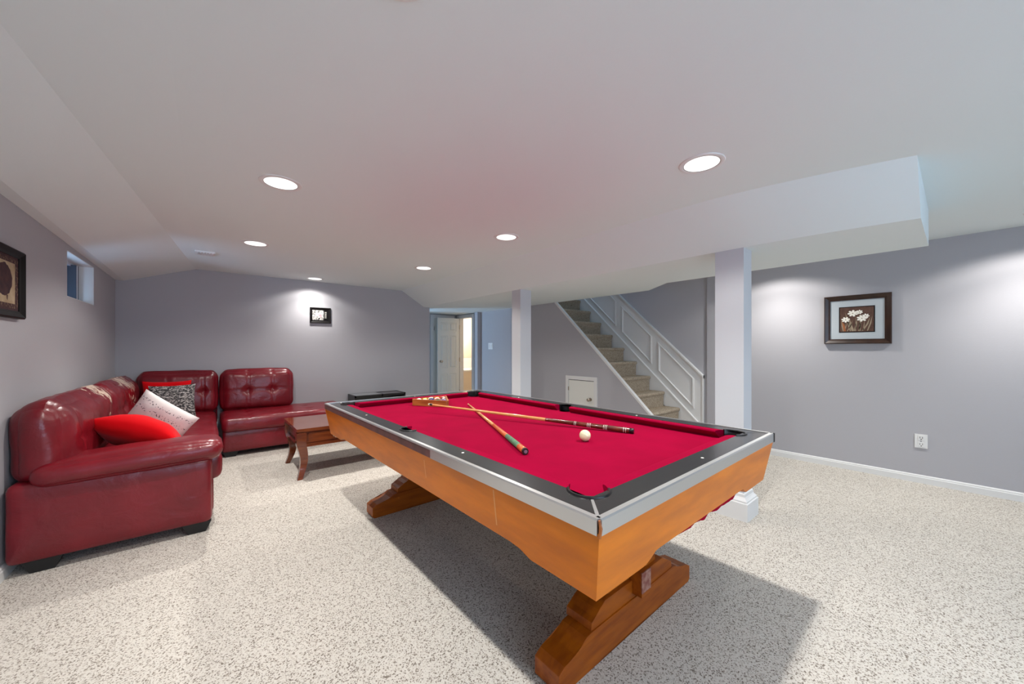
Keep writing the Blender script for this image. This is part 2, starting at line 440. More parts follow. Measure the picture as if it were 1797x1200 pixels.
# baseboards
def baseboard(name, p0, p1, inward):
    """profiled board from p0 to p1, inward = unit normal into the room"""
    bm = bmesh.new()
    p0 = Vector((*p0, 0)); p1 = Vector((*p1, 0)); n = Vector((*inward, 0))
    prof = [(-.005, 0), (.014, 0), (.014, .052), (.010, .058), (.010, .066), (.004, .074), (-.005, .076)]
    prism(bm, [p0+n*a+Vector((0, 0, b)) for a, b in prof], p1-p0)
    return struct(name, bm, M['trim'])
baseboard('baseboard_right', (XR, YF), (XR, 2.1), (-1, 0))
baseboard('baseboard_left', (XL-SK*(YB-YF), YF), (XL, YB), (1, 0))
baseboard('baseboard_back', (XL, YB), (3.1, YB), (0, -1))
baseboard('baseboard_stair', (SX, 2.05), (SX, 3.23), (-1, 0))
baseboard('baseboard_hall', (SX, 3.88), (SX, 6.38), (-1, 0))

# square posts under the bulkhead, with stepped bases
def column(name, x0, x1, y0, y1, base):
    c = ((x0+x1)/2, (y0+y1)/2, 0)
    r = thing(name, None, None, c, kind='structure')
    obj('shaft', B(x0, x1, y0, y1, 0, ZB+.03), M['column'], r, bevel=.003)
    if base:
        bm = bmesh.new()
        prof = [(.035, 0), (.035, .125), (.028, .130), (.028, .140), (.016, .155), (.010, .165), (.008, .185), (0, .19)]
        prev = None
        for o, z in prof:
            ring = [bm.verts.new((x, y, z)) for x, y in ((x0-o, y0-o), (x1+o, y0-o), (x1+o, y1+o), (x0-o, y1+o))]
            if prev:
                for i in range(4): bm.faces.new((prev[i], prev[(i+1) % 4], ring[(i+1) % 4], ring[i]))
            prev = ring
        obj('base_moulding', bm, M['trim'], r)
    return r
column('column', 2.993, 3.15, .985, 1.18, True)
column('column', 2.993, 3.17, 3.445, 3.61, True)

# small basement window in the left wall
w = thing('window_1', None, None, (XL-.12, (wy0+wy1)/2, wz0), kind='structure')
bm = bmesh.new()
xw0, xw1 = XL-.145, XL-.108
for a in ((wy0, wy0+.035, wz0, wz1), (wy1-.035, wy1, wz0, wz1), (wy0, wy1, wz0, wz0+.03), (wy0, wy1, wz1-.03, wz1)):
    box(bm, xw0, xw1, a[0], a[1], a[2], a[3])
obj('window_frame', skew(bm), M['winframe'], w)
bm = B(xw0+.005, xw1+.03, 5.00, 5.045, wz0+.02, wz1-.02)
obj('sliding_sash', skew(bm), M['winframe'], w)
bm = B(xw0+.005, xw1+.032, 4.985, 4.998, wz0+.02, wz1-.02); box(bm, xw0+.005, xw1+.032, 5.047, 5.058, wz0+.02, wz1-.02)
obj('gasket', skew(bm), M['winedge'], w)
obj('pane', skew(B(xw0+.015, xw0+.020, wy0+.03, wy1-.03, wz0+.025, wz1-.025)), M['glass'], w)
bm = bmesh.new()      # galvanised well added outside the window, hiding the bright sky
box(bm, XL-1.0, XL-.95, 3.9, 5.6, 1.3, 2.6); box(bm, XL-1.0, XL-.30, 3.9, 3.95, 1.3, 2.6); box(bm, XL-1.0, XL-.30, 5.55, 5.6, 1.3, 2.6)
box(bm, XL-1.0, XL-.30, 3.9, 5.6, 1.25, 1.3)
struct('window_well', bm, mat('well_steel', lin(130, 142, 160), .6))
bm = bmesh.new()      # painted reveal of the window
e = .004
box(bm, XL-.110, XL-.002, wy1-e, wy1+.001, wz0, wz1); box(bm, XL-.110, XL-.002, wy0-.001, wy0+e, wz0, wz1)
box(bm, XL-.110, XL-.002, wy0, wy1, wz0-.001, wz0+e); box(bm, XL-.110, XL-.002, wy0, wy1, wz1-e, wz1+.001)
obj('reveal', skew(bm), M['trim'], w)

# ------------------------------------------------------------------ stairs
st = thing('staircase', 'enclosed basement staircase with beige carpeted steps climbing behind the grey side wall', 'stairs', (4.68, 2.3, 0))
for k in range(1, 14):
    y = 2.02+.22*k; z = .208*k
    bm = bmesh.new()
    r = .018; pr = [(y+.012, z-.208), (y+.012, z-.07), (y+.004, z-.045)]
    pr += [(y-.008+r-r*cos(a), z-r*1.3+r*1.3*sin(a)) for a in [i*pi/12 for i in range(-2, 7)]]
    pr += [(y+.26, z), (y+.26, z-.208)]
    prism(bm, [(SX+.036, a, b) for a, b in pr], (XR-.012-SX-.036, 0, 0))
    obj('step', bm, M['stair_carpet'], st, smooth=30)
# white cap running up the cut edge of the side wall
t = Vector((0, 1, .957)).normalized(); nrm = Vector((0, -.957, 1)).normalized()
a0 = Vector((SX-.012, ys0, nose(ys0))); L0 = (2.46+(ZB-.418)/.957-ys0)/t.y
bm = P([a0-nrm*.012, a0+nrm*.012, a0+nrm*.012+Vector((.055, 0, 0)), a0-nrm*.012+Vector((.055, 0, 0))], t*L0)
struct('trim_1', bm, M['trim'])
# wainscot on the far stair wall
wn = thing('trim_2', None, None, (XR, 2.2, 0), kind='structure')
def q(y): return .876+.94*(y-2.158)
XW = XR+.03
bm = P([(XW, 2.158, 0), (XW, 2.158, q(2.158)), (XW, 5.4, q(5.4)), (XW, 5.4, nose(5.4)-.3)], (-.018, 0, 0))
obj('wainscot_board', bm, M['trim'], wn)
bm = bmesh.new()
tt = Vector((0, 1, .94)).normalized()
prism(bm, [(XW-.045, 2.145, q(2.145)-.012), (XW-.045, 2.145, q(2.145)+.014), (XW, 2.145, q(2.145)+.018), (XW, 2.145, q(2.145)-.03)], tt*4.5)
box(bm, XW-.03, XW, 2.145, 2.165, 0, q(2.158)+.01)
obj('cap_rail', bm, M['trim'], wn)
bm = bmesh.new()
sk = lambda y: .265+.955*(y-2.225)
prism(bm, [(XW-.032, 2.17, 0), (XW-.032, 2.17, sk(2.17)), (XW-.032, 5.2, sk(5.2)), (XW-.032, 5.2, sk(5.2)-.6)], (.02, 0, 0))
prism(bm, [(XW-.04, 2.17, sk(2.17)-.022), (XW-.04, 2.17, sk(2.17)), (XW-.018, 2.17, sk(2.17)+.01), (XW-.018, 2.17, sk(2.17)-.022)], Vector((0, 1, .955))*3)
obj('skirt_board', bm, M['trim'], wn)
panels = [[(2.785, 1.326), (2.268, .827), (2.268, .428), (2.785, .921)],
          [(3.398, 1.905), (2.882, 1.418), (2.882, 1.010), (3.398, 1.505)],
          [(4.03, 2.50), (3.50, 2.00), (3.50, 1.60), (4.03, 2.10)],
          [(4.66, 3.10), (4.13, 2.60), (4.13, 2.20), (4.66, 2.70)]]
for pn in panels:
    bm = bmesh.new()
    c = Vector((0, sum(p[0] for p in pn)/4, sum(p[1] for p in pn)/4))
    lev = [(1.0, XW-.017), (1.0, XW-.032), (.93, XW-.036), (.90, XW-.026), (.86, XW-.017)]
    prev = None
    for s, x in lev:
        ring = [bm.verts.new((x, c.y+(p[0]-c.y)*s, c.z+(p[1]-c.z)*(s if s == 1 else s-.0))) for p in pn]
        if prev:
            for i in range(4): bm.faces.new((prev[i], prev[(i+1) % 4], ring[(i+1) % 4], ring[i]))
        prev = ring
    obj('panel_moulding', bm, M['trim'], wn)

# ------------------------------------------------------------------ doors
def six_panels(bm, w, h, th, org, ux):
    """raised panels on both faces of a door leaf lying along ux from org"""
    ux = Vector(ux); n = Vector((0, 0, 1)).cross(ux)
    cols = [(.14*w, .46*w), (.54*w, .86*w)]
    rows = [(.07*h, .37*h), (.43*h, .80*h), (.85*h, .95*h)]
    for c0, c1 in cols:
        for r0, r1 in rows:
            for s in (1, -1):
                prev = None
                for ins, off in ((0, 0), (.010, -.008), (.026, -.008), (.040, .003)):
                    ring = [bm.verts.new(Vector(org)+ux*a+Vector((0, 0, b))+n*s*(th/2+off+.001)) for a, b in
                            ((c0+ins, r0+ins), (c1-ins, r0+ins), (c1-ins, r1-ins), (c0+ins, r1-ins))]
                    if prev:
                        for i in range(4): bm.faces.new((prev[i], prev[(i+1) % 4], ring[(i+1) % 4], ring[i]))
                    prev = ring
                bm.faces.new(prev)
def leaf_with_recesses(w, h, th, org, ux):
    ux = Vector(ux); n = Vector((0, 0, 1)).cross(ux); bm = bmesh.new()
    xs = [0, .14*w, .46*w, .54*w, .86*w, w]; zs = [0, .07*h, .37*h, .43*h, .80*h, .85*h, .95*h, h]
    for s in (1, -1):
        for i in range(5):
            for j in range(7):
                if i in (1, 3) and j in (1, 3, 5): continue
                bm.faces.new([bm.verts.new(Vector(org)+ux*a+Vector((0, 0, b))+n*s*th/2) for a, b in
                              ((xs[i], zs[j]), (xs[i+1], zs[j]), (xs[i+1], zs[j+1]), (xs[i], zs[j+1]))])
    o = Vector(org)
    for a in (0, w):
        bm.faces.new([bm.verts.new(o+ux*a+Vector((0, 0, b))+n*s) for b, s in ((0, th/2), (h, th/2), (h, -th/2), (0, -th/2))])
    for b in (0, h):
        bm.faces.new([bm.verts.new(o+ux*a+Vector((0, 0, b))+n*s) for a, s in ((0, th/2), (w, th/2), (w, -th/2), (0, -th/2))])
    six_panels(bm, w, h, th, org, ux)
    bmesh.ops.remove_doubles(bm, verts=bm.verts, dist=1e-5)
    return bm
def knob(bm, c, d):
    return lathe(bm, [(0, 0), (.026, 0), (.026, .006), (.010, .010), (.009, .030), (.020, .038), (.026, .050), (.024, .060), (.014, .067), (0, .068)], c, d, 20)

# bathroom door, swung open into the hall, hinged on the far jamb
d1 = thing('door_1', None, None, (SX, 6.95, 0), kind='structure')
obj('door_leaf', leaf_with_recesses(.52, 1.87, .035, (3.72, 6.93, .012), (1, 0, 0)), M['door'], d1)
obj('doorknob', knob(bmesh.new(), (3.79, 6.912, .965), (0, -1, 0)), M['chrome'], d1, smooth=True)
bm = bmesh.new()
for z in (.25, .95, 1.65): lathe(bm, [(0, 0), (.008, 0), (.008, .09), (0, .09)], (4.247, 6.905, z), n=10)
obj('hinge', bm, M['chrome'], d1)
bm = bmesh.new()
box(bm, SX-.018, SX, 6.38, 6.455, 0, 1.955); box(bm, SX-.018, SX, 6.965, 7.04, 0, 1.955); box(bm, SX-.018, SX, 6.455, 6.965, 1.885, 1.955)
box(bm, SX+.001, SX+.1, 6.45, 6.465, 0, 1.885); box(bm, SX+.001, SX+.1, 6.955, 6.97, 0, 1.885); box(bm, SX+.001, SX+.1, 6.45, 6.97, 1.886, 1.899)
obj('door_casing', bm, M['trim'], d1)
# closet door at the end of the hall
d2 = thing('door_2', None, None, (3.85, 7.12, 0), kind='structure')
bm = bmesh.new()
box(bm, 3.66, 3.725, 7.098, 7.12, 0, 1.955); box(bm, 4.17, 4.235, 7.098, 7.12, 0, 1.955); box(bm, 3.725, 4.17, 7.098, 7.12, 1.885, 1.955)
obj('door_casing', bm, M['trim'], d2)
obj('door_leaf', B(3.725, 4.17, 7.108, 7.12, .012, 1.885), M['door'], d2)
obj('hinge', lathe(bmesh.new(), [(0, 0), (.008, 0), (.008, .08), (0, .08)], (3.735, 7.10, 1.62), n=10), M['chrome'], d2)
# access hatch in the side wall under the stairs
d3 = thing('door_3', None, None, (SX, 3.55, .1), kind='structure')
bm = bmesh.new()
y0, y1, z0, z1 = 3.256, 3.847, .09, .825
for a in ((y0, y0+.055, z0, z1), (y1-.055, y1, z0, z1), (y0+.055, y1-.055, z1-.055, z1), (y0+.055, y1-.055, z0, z0+.055)):
    box(bm, SX-.018, SX-.0005, a[0], a[1], a[2], a[3])
obj('door_casing', bm, M['trim'], d3)
obj('hatch_panel', B(SX-.010, SX+.002, y0+.060, y1-.060, z0+.060, z1-.065), M['door'], d3, bevel=.002)
obj('hatch_backing', B(SX-.002, SX+.001, y0+.05, y1-.05, z0+.05, z1-.05), M['slot'], d3)
obj('doorknob', knob(bmesh.new(), (SX-.010, 3.375, .50), (-1, 0, 0)), M['chrome'], d3, smooth=True)
obj('hinge', lathe(bmesh.new(), [(0, 0), (.007, 0), (.007, .06), (0, .06)], (SX-.016, y1-.058, .60), n=10), M['chrome'], d3)

# ------------------------------------------------------------------ bathroom fittings seen through the door
v = thing('vanity_cabinet', 'tan bathroom vanity with white top seen through the open bathroom doorway', 'vanity', (4.95, 8.0, 0))
obj('cabinet', B(4.42, 5.6, 7.72, 8.52, 0, .66), M['vanity'], v, bevel=.005)
obj('countertop', B(4.41, 5.62, 7.70, 8.55, .66, .70), M['porcelain'], v, bevel=.008)
obj('backsplash', B(4.41, 5.62, 8.52, 8.56, .70, .98), M['porcelain'], v, bevel=.006)
bm = tube(bmesh.new(), [(5.15, 8.42, .70), (5.15, 8.42, .86), (5.15, 8.38, .90), (5.15, 8.30, .87)], .014)
obj('faucet', bm, M['chrome'], v, smooth=True)
g = thing('globe_lamp', 'glowing round globe lamp on the bathroom wall above the vanity', 'lamp', (5.0, 8.60, 1.80))
obj('lamp_globe', ellipse_sphere(bmesh.new(), (5.06, 8.46, 1.80), .075), M['globe'], g, smooth=True)
obj('lamp_base', lathe(bmesh.new(), [(0, 0), (.05, 0), (.05, .03), (.025, .045), (.025, .09), (0, .09)], (5.06, 8.60, 1.80), (0, -1, 0)), M['chrome'], g, smooth=True)
d = bpy.data.lights.new('globe_light', 'POINT'); d.energy = 90; d.color = (1, .96, .90); d.shadow_soft_size = .08
o = bpy.data.objects.new('globe_light', d); COL.objects.link(o); o.parent = g; o.location = (.06, -.30, 0)

# ------------------------------------------------------------------ recessed ceiling lights
def pot(x, y, label, power=1.0, z=ZC):
    r = thing('recessed_light', label, 'ceiling light', (x, y, z), group='recessed ceiling lights')
    bm = lathe(bmesh.new(), [(.088, .0), (.088, -.004), (.098, -.007), (.110, -.004), (.112, 0)], (x, y, z), n=48)
    obj('trim_ring', bm, M['white'], r, smooth=True)
    bm = lathe(bmesh.new(), [(0, -.0015), (.06, -.002), (.086, -.003)], (x, y, z), n=48)
    obj('lamp_lens', bm, M['lens'], r, smooth=True)
    bm = lathe(bmesh.new(), [(.086, -.001), (.086, -.0042), (.0885, -.0045), (.0885, -.001)], (x, y, z), n=48)
    obj('gasket_ring', bm, M['slot'], r)
    if power:
        # reflector lamp: wide skirt plus the brighter centre of its beam
        for pw, sz, bl in ((POT_W*1.7, 146, .35), (POT_W*5.0, 112, 1.0)):
            d = bpy.data.lights.new('pot_lamp', 'SPOT'); d.energy = pw*power; d.color = POT_COL
            d.spot_size = radians(sz); d.spot_blend = bl; d.shadow_soft_size = .03
            o = bpy.data.objects.new('pot_lamp', d); COL.objects.link(o); o.parent = r; o.location = (0, 0, -.035)
    return r
pot(.345, 2.575, 'recessed ceiling light above the floor between sofa arm and pool table, largest on the left')
pot(2.035, .87, 'recessed ceiling light above the near right corner of the pool table')
pot(.36, 4.21, 'recessed ceiling light between the ceiling vent and the coffee table')
pot(2.05, 2.55, 'recessed ceiling light over the far end of the pool table, near the bulkhead')
pot(2.06, 4.18, 'recessed ceiling light closest to the bulkhead, in front of the black low table')
pot(1.19, 5.80, 'recessed ceiling light right above the small black framed picture on the back wall', .5)
# the rest of the grid, out of frame behind and above the camera and beyond the bulkhead
pot(.37, .91, 'recessed ceiling light above the camera')
pot(.37, -.75, 'recessed ceiling light behind the camera, left row', .35)
pot(2.03, -.78, 'recessed ceiling light behind the camera, right row', .3)
pot(4.62, 1.28, 'recessed ceiling light hidden behind the bulkhead, near the right wall', .75)
pot(4.62, -.42, 'recessed ceiling light near the right wall past the end of the bulkhead', .8)

# square vent in the ceiling near the slope
vt = thing('ceiling_vent', 'small square white vent cover on the ceiling near the sloped edge', 'vent', (-.01, 4.95, ZC))
obj('vent_frame', B(-.085, .075, 4.87, 5.03, ZC-.014, ZC), M['white'], vt, bevel=.004)
bm = bmesh.new()
for i in range(6): box(bm, -.07+.024*i, -.058+.024*i, 4.885, 5.015, ZC-.019, ZC-.013)
obj('vent_slats', bm, M['trim'], vt)

# ------------------------------------------------------------------ outlet and switch
ou = thing('wall_outlet', 'white electrical outlet plate low on the right grey wall', 'outlet', (XR, .212, .385))
obj('cover_plate', B(XR-.007, XR, .172, .252, .322, .448), M['white'], ou, bevel=.003)
for zc in (.415, .355):
    s = obj('socket', B(XR-.010, XR-.006, .193, .231, zc-.022, zc+.022), M['white'], ou, bevel=.002)
    bm = bmesh.new()
    for yy in (.203, .219): box(bm, XR-.0108, XR-.0098, yy-.0015, yy+.0015, zc-.004, zc+.012)
    lathe(bm, [(0, 0), (.004, 0), (.004, .001), (0, .001)], (XR-.0098, .211, zc-.012), (-1, 0, 0), 10)
    obj('socket_slots', bm, M['slot'], s)
obj('plate_screw', lathe(bmesh.new(), [(0, 0), (.004, 0), (.003, .002), (0, .002)], (XR-.007, .212, .385), (-1, 0, 0), 10), M['slot'], ou)
sw = thing('light_switch', 'white light switch on the blue lit hallway wall', 'switch', (SX, 5.81, 1.28))
obj('cover_plate', B(SX-.007, SX, 5.74, 5.88, 1.22, 1.345), M['white'], sw, bevel=.003)
for yy in (5.775, 5.845): obj('rocker', B(SX-.012, SX-.006, yy-.016, yy+.016, 1.25, 1.315), M['trim'], sw, bevel=.002)

# ------------------------------------------------------------------ framed pictures
def frame_bm(u, n, c, w, h, fw, depth, slope=.010):
    """mitred moulding around a w x h opening; u = direction to the right, n = out of the wall"""
    u = Vector(u); n = Vector(n); c = Vector(c); bm = bmesh.new(); prev = None
    W2, H2 = w/2, h/2; first = None
    for ins, off in ((0, 0), (0, depth*.8), (.008, depth), (fw*.7, depth-slope), (fw, depth-slope-.004), (fw, .004)):
        ring = [bm.verts.new(c+u*a+Vector((0, 0, b))+n*off) for a, b in ((-W2+ins, -H2+ins), (W2-ins, -H2+ins), (W2-ins, H2-ins), (-W2+ins, H2-ins))]
        if prev:
            for i in range(4): bm.faces.new((prev[i], prev[(i+1) % 4], ring[(i+1) % 4], ring[i]))
        else: first = ring
        prev = ring
    bm.faces.new(prev); bm.faces.new(first[::-1])
    return bm
def plate(u, n, c, w, h, off, th=.002):
    u = Vector(u); n = Vector(n); c = Vector(c)+n*off
    return P([c-u*w/2-Vector((0, 0, h/2)), c+u*w/2-Vector((0, 0, h/2)), c+u*w/2+Vector((0, 0, h/2)), c-u*w/2+Vector((0, 0, h/2))], n*th)
def flat(bm, pts, u, n, c, off, mi=0):
    u = Vector(u); n = Vector(n); c = Vector(c)
    f = bm.faces.new([bm.verts.new(c+u*a+Vector((0, 0, b))+n*off) for a, b in pts]); f.material_index = mi
def flower(bm, a, b, r, u, n, c, off, petals=6, mi=0, rot=0):
    pts = []
    for i in range(petals*8):
        t = 2*pi*i/(petals*8); k = .45+.55*abs(cos(petals*t/2))**.6
        pts.append((a+r*k*cos(t+rot), b+r*k*sin(t+rot)*.85))
    flat(bm, pts, u, n, c, off, mi)
# narcissus picture on the right wall (u points towards -Y = right in view)
u, n, c = (0, -1, 0), (-1, 0, 0), Vector((XR, .649, 1.532))
pc = thing('framed_picture', 'walnut framed print of white flowers with blue grey mat on the right wall', 'picture', (XR, .649, 1.532))
obj('picture_frame', frame_bm(u, n, c, .50, .492, .048, .038, .014), M['frame_brown'], pc)
obj('mat_board', plate(u, n, c, .41, .405, .010), M['matboard'], pc)
obj('mat_lip', plate(u, n, c+Vector((0, 0, .0)), .268, .262, .0121, .0015), M['frame_black'], pc)
pp = obj('print', plate(u, n, c, .252, .246, .0137, .0008), M['pr_brown'], pc)
bm = bmesh.new()
rr = random.Random(3)
for x0, x1, z1, wd in [(-.10, -.115, .0, .006), (-.09, -.075, -.02, .005), (-.045, -.075, .05, .008), (-.02, -.055, .02, .010), (-.015, .005, .0, .010), (-.005, -.005, .03, .004),
                       (.02, .03, .03, .007), (.03, .02, .06, .004), (.045, .10, .02, .010), (.05, .06, .0, .005), (.08, .115, .03, .008), (.015, .035, -.01, .006), (-.07, -.03, -.01, .006), (-.03, -.085, .075, .009)]:
    zb = -.118; m_ = ((x0+x1)/2+(x1-x0)*.15, (zb+z1)/2)
    flat(bm, [(x0-wd*.5, zb), (x0+wd*.5, zb), (m_[0]+wd*.7, m_[1]), (x1, z1), (m_[0]-wd*.7, m_[1])], u, n, c, .0150, 1)
flat(bm, [(-.095, -.118), (-.08, -.118), (-.09, -.05), (-.112, -.015), (-.105, -.06)], u, n, c, .0151, 2)
for a, b, r in [(-.028, .062, .040), (.022, .072, .026), (.040, .008, .040), (.068, .030, .028), (-.082, .0, .034)]:
    flower(bm, a, b, r, u, n, c, .0153+.0002*rr.random(), 7, 0, rr.random())
for a, b in [(-.028, .062), (.022, .072), (.040, .008), (-.082, .0), (.068, .03)]:
    flat(bm, [(a+.006*cos(t*pi/4), b+.005*sin(t*pi/4)) for t in range(8)], u, n, c, .0158, 1)
obj('flower_drawing', bm, [M['pr_white'], M['pr_leaf'], M['pr_leaf2']], pc)
# small picture on the back wall
u, n, c = (1, 0, 0), (0, -1, 0), Vector((1.315, YB, 1.728))
pc = thing('framed_picture', 'small black framed flower print lit by a spotlight on the back wall', 'picture', tuple(c))
obj('picture_frame', frame_bm(u, n, c, .282, .232, .032, .024, .006), M['frame_black'], pc)
obj('mat_board', plate(u, n, c, .225, .175, .008), M['frame_black'], pc)
obj('print', plate(u, n, c+Vector((-.033, 0, .004)), .152, .145, .0105, .001), M['pr_grey'], pc)
bm = bmesh.new()
flower(bm, -.012, .01, .052, u, n, c, .0120, 6, 0, .4); flower(bm, -.003, .0, .030, u, n, c, .0124, 5, 1, .2)
flat(bm, [(-.03, -.045), (-.012, -.03), (-.008, -.05), (-.022, -.062)], u, n, c, .0126, 2)
for k in range(5): flat(bm, [(.056, .045-.020*k), (.082, .045-.020*k), (.082, .052-.020*k), (.056, .052-.020*k)], u, n, c, .0110, 0)
obj('flower_drawing', bm, [M['pr_white'], M['pr_pink'], M['frame_black']], pc)
# dark framed picture on the left wall, cut by the frame edge (u points towards +Y = right in view)
u, n, c = Vector((SK, 1, 0)).normalized(), Vector((1, -SK, 0)).normalized(), Vector((XL-SK*(YB-3.246)+.001, 3.246, 1.600))
pc = thing('framed_picture', 'black framed print of a dark plum round shape hanging on the left wall', 'picture', tuple(c))
obj('picture_frame', frame_bm(u, n, c, .46, .385, .042, .032, .012), M['frame_black'], pc)
obj('mat_board', plate(u, n, c, .39, .315, .010), M['pr_plum'], pc)
obj('border_print', plate(u, n, c, .37, .275, .0122, .0006), M['pr_speck'], pc)
pp = obj('print', plate(u, n, c+Vector((0, -.01, 0)), .30, .225, .0130, .0006), M['pr_cream'], pc)
bm = bmesh.new(); rr = random.Random(11)
flat(bm, [((.085+.008*rr.random())*cos(t*pi/18)*(1.15), (.085+.008*rr.random())*sin(t*pi/18)+.012) for t in range(36)], u, n, c, .0142, 0)
flat(bm, [(.03, -.07), (.05, -.07), (.045, -.10), (.035, -.09)], u, n, c, .0143, 0)
obj('plum_shape', bm, M['pr_plum'], pc)

# ------------------------------------------------------------------ pool table
PT = (1.461, 1.870, 0)
ZT = .81; HW, HL = .7275, 1.29
pt = thing('pool_table', 'red felt pool table with black rails and orange maple sides on trestle legs', 'pool table', PT, radians(.9))
def arc(cx, cy, r, a0, a1, k=14):
    return [(cx+r*cos(radians(a0+(a1-a0)*i/k)), cy+r*sin(radians(a0+(a1-a0)*i/k))) for i in range(k+1)]
CP = (.583, 1.146); RP = .062; SPX = .6175; RS = .055; IX, IY = .6225, 1.185
a, b = HW-.010, HL-.010
# corner arc meets the inner rail lines at
ang1 = math.degrees(math.acos((CP[0]-IX)/RP))      # x = -IX on the circle around (-.573, -1.146)
ang2 = math.degrees(math.asin((CP[1]-IY)/RP))      # y = -IY
sd = math.degrees(math.asin(sqrt(max(0, RS**2-(IX-SPX)**2))/RS))
long_rail = [(-a, -b)] + arc(-CP[0], -CP[1], RP, 225, ang1) + arc(-SPX, 0, RS, 180+sd, 180-sd) \
    + arc(-CP[0], CP[1], RP, 360-ang1, 135) + [(-a, b)]
short_rail = [(-b2, -b3) for b2, b3 in ((a, b),)] + [(a, -b)] + arc(CP[0], -CP[1], RP, 315, 360+0-(-ang2) if False else 360+ang2) \
    + arc(-CP[0], -CP[1], RP, 180-ang2, 225)
def flipx(p): return [(-x, y) for x, y in p][::-1]
def flipy(p): return [(x, -y) for x, y in p][::-1]
for pts in (long_rail, flipx(long_rail), short_rail, flipy(short_rail)):
    obj('rail_top', P([(x, y, ZT-.040) for x, y in pts], (0, 0, .040)), M['black_lam'], pt, local=True, bevel=.0015, seg=1, label='glossy black rail top')
# cushions
def cushion(p_back0, p_back1, p_nose0, p_nose1):
    bm = bmesh.new()
    def sec(bk, ns):
        bk = Vector((*bk, 0)); ns = Vector((*ns, 0)); d = ns-bk
        return [bk+Vector((0, 0, ZT-.001)), bk+d*.55+Vector((0, 0, ZT+.001)), bk+d*.92+Vector((0, 0, ZT-.002)), ns+Vector((0, 0, ZT-.008)), bk+d*.80+Vector((0, 0, ZT-.022)), bk+d*.45+Vector((0, 0, ZT-.041)), bk+Vector((0, 0, ZT-.041))]
    A = [bm.verts.new(v) for v in sec(p_back0, p_nose0)]; Bv = [bm.verts.new(v) for v in sec(p_back1, p_nose1)]
    k = len(A)
    for i in range(k): bm.faces.new((A[i], A[(i+1) % k], Bv[(i+1) % k], Bv[i]))
    bm.faces.new(A[::-1]); bm.faces.new(Bv)
    return bm
yb = CP[1]-sqrt(RP**2-(IX-CP[0])**2)-.002; xb = CP[0]-sqrt(RP**2-(IY-CP[1])**2)-.002
NX, NY = .5775, 1.14
for sx in (-1, 1):
    for sy in (-1, 1):
        obj('cushion', cushion((sx*IX, sy*(RS+.001)), (sx*IX, sy*yb), (sx*NX, sy*(RS+.016)), (sx*NX, sy*(yb-.028))), M['felt'], pt, local=True, smooth=35)
for sy in (-1, 1):
    obj('cushion', cushion((-xb, sy*IY), (xb, sy*IY), (-(xb-.028), sy*NY), (xb-.028, sy*NY)), M['felt'], pt, local=True, smooth=35)
# bed with pocket notches
def bed():
    p = []
    q1 = arc(-CP[0], -CP[1], .052, 122, -32)     # near left
    q1 = [(x, y) for x, y in q1]
    p += [(-IX, -yb)] + q1 + [(-xb, -IY)]
    p += [(xb, -IY)] + [(-x, y) for x, y in q1[::-1]] + [(IX, -yb)]
    s = arc(SPX, 0, .045, 270, 90); p += [(IX, -.046)] + s + [(IX, .046)]
    p += [(IX, yb)] + [(-x, -y) for x, y in q1] + [(xb, IY)]
    p += [(-xb, IY)] + [(x, -y) for x, y in q1[::-1]] + [(-IX, yb)]
    s2 = arc(-SPX, 0, .045, 90, -90); p += [(-IX, .046)] + s2 + [(-IX, -.046)]
    return P([(x, y, .742) for x, y in p], (0, 0, .028))
obj('playing_bed', bed(), M['felt'], pt, local=True, label='red felt playing surface')
# pockets: band + rolled lip around the outer side, cup below
def pocket(cx, cy, r, a0, a1):
    bm = bmesh.new(); inner, outer = [], []
    n = 20; prof = [(r-.004, -.055), (r-.004, .001), (r-.001, .005), (r+.004, .005), (r+.007, .001), (r+.007, -.002), (r+.001, -.004), (r+.001, -.055)]
    prev = None
    for i in range(n+1):
        t = radians(a0+(a1-a0)*i/n)
        ring = [bm.verts.new((cx+rr*cos(t), cy+rr*sin(t), ZT+h)) for rr, h in prof]
        if prev:
            for k in range(len(prof)): bm.faces.new((prev[k], prev[(k+1) % len(prof)], ring[(k+1) % len(prof)], ring[k]))
        else: bm.faces.new(ring[::-1])
        prev = ring
    bm.faces.new(prev)
    o = obj('pocket_liner', bm, M['rubber'], pt, local=True, smooth=50)
    bm = lathe(bmesh.new(), [(r-.006, -.05), (r-.010, -.15), (r-.022, -.175), (0, -.18)], (cx, cy, ZT), n=24)
    obj('pocket_cup', bm, M['cup'], o, local=True, smooth=True)
for sx in (-1, 1):
    for sy in (-1, 1):
        c0 = math.degrees(math.atan2(sy, sx))
        pocket(sx*CP[0], sy*CP[1], RP-.001, c0-98, c0+98)
    pocket(sx*SPX, 0, RS-.001, (0 if sx > 0 else 180)-92, (0 if sx > 0 else 180)+92)
# aluminium edge: flat lip on top plus side face; on the far part of the left side only the lip is left
def trim(side, s0, s1, zlow):
    bm = bmesh.new(); o = .001
    pr = [(0, zlow), (.003, zlow), (.003, ZT-.002), (0, ZT+.003), (-.015, ZT+.003), (-.015, ZT-.003), (0, ZT-.003)]
    if side in 'lr':
        s = -1 if side == 'l' else 1
        prism(bm, [(s*(HW-.001+x), s0, z) for x, z in pr], (0, s1-s0, 0))
    else:
        s = -1 if side == 'n' else 1
        prism(bm, [(s0, s*(HL-.001+x), z) for x, z in pr], (s1-s0, 0, 0))
    return bm
obj('metal_edge', trim('l', -HL+.006, -.42, ZT-.040), M['alu'], pt, local=True, label='silver metal edge strip')
obj('metal_edge', trim('l', -.42, HL-.004, ZT-.006), M['alu'], pt, local=True, label='narrow silver metal lip')
obj('bare_edge', B(-HW-.0005, -HW+.012, -.42, HL-.004, ZT-.040, ZT-.006), M['dark_edge'], pt, local=True, label='bare maroon strip where the metal is missing')
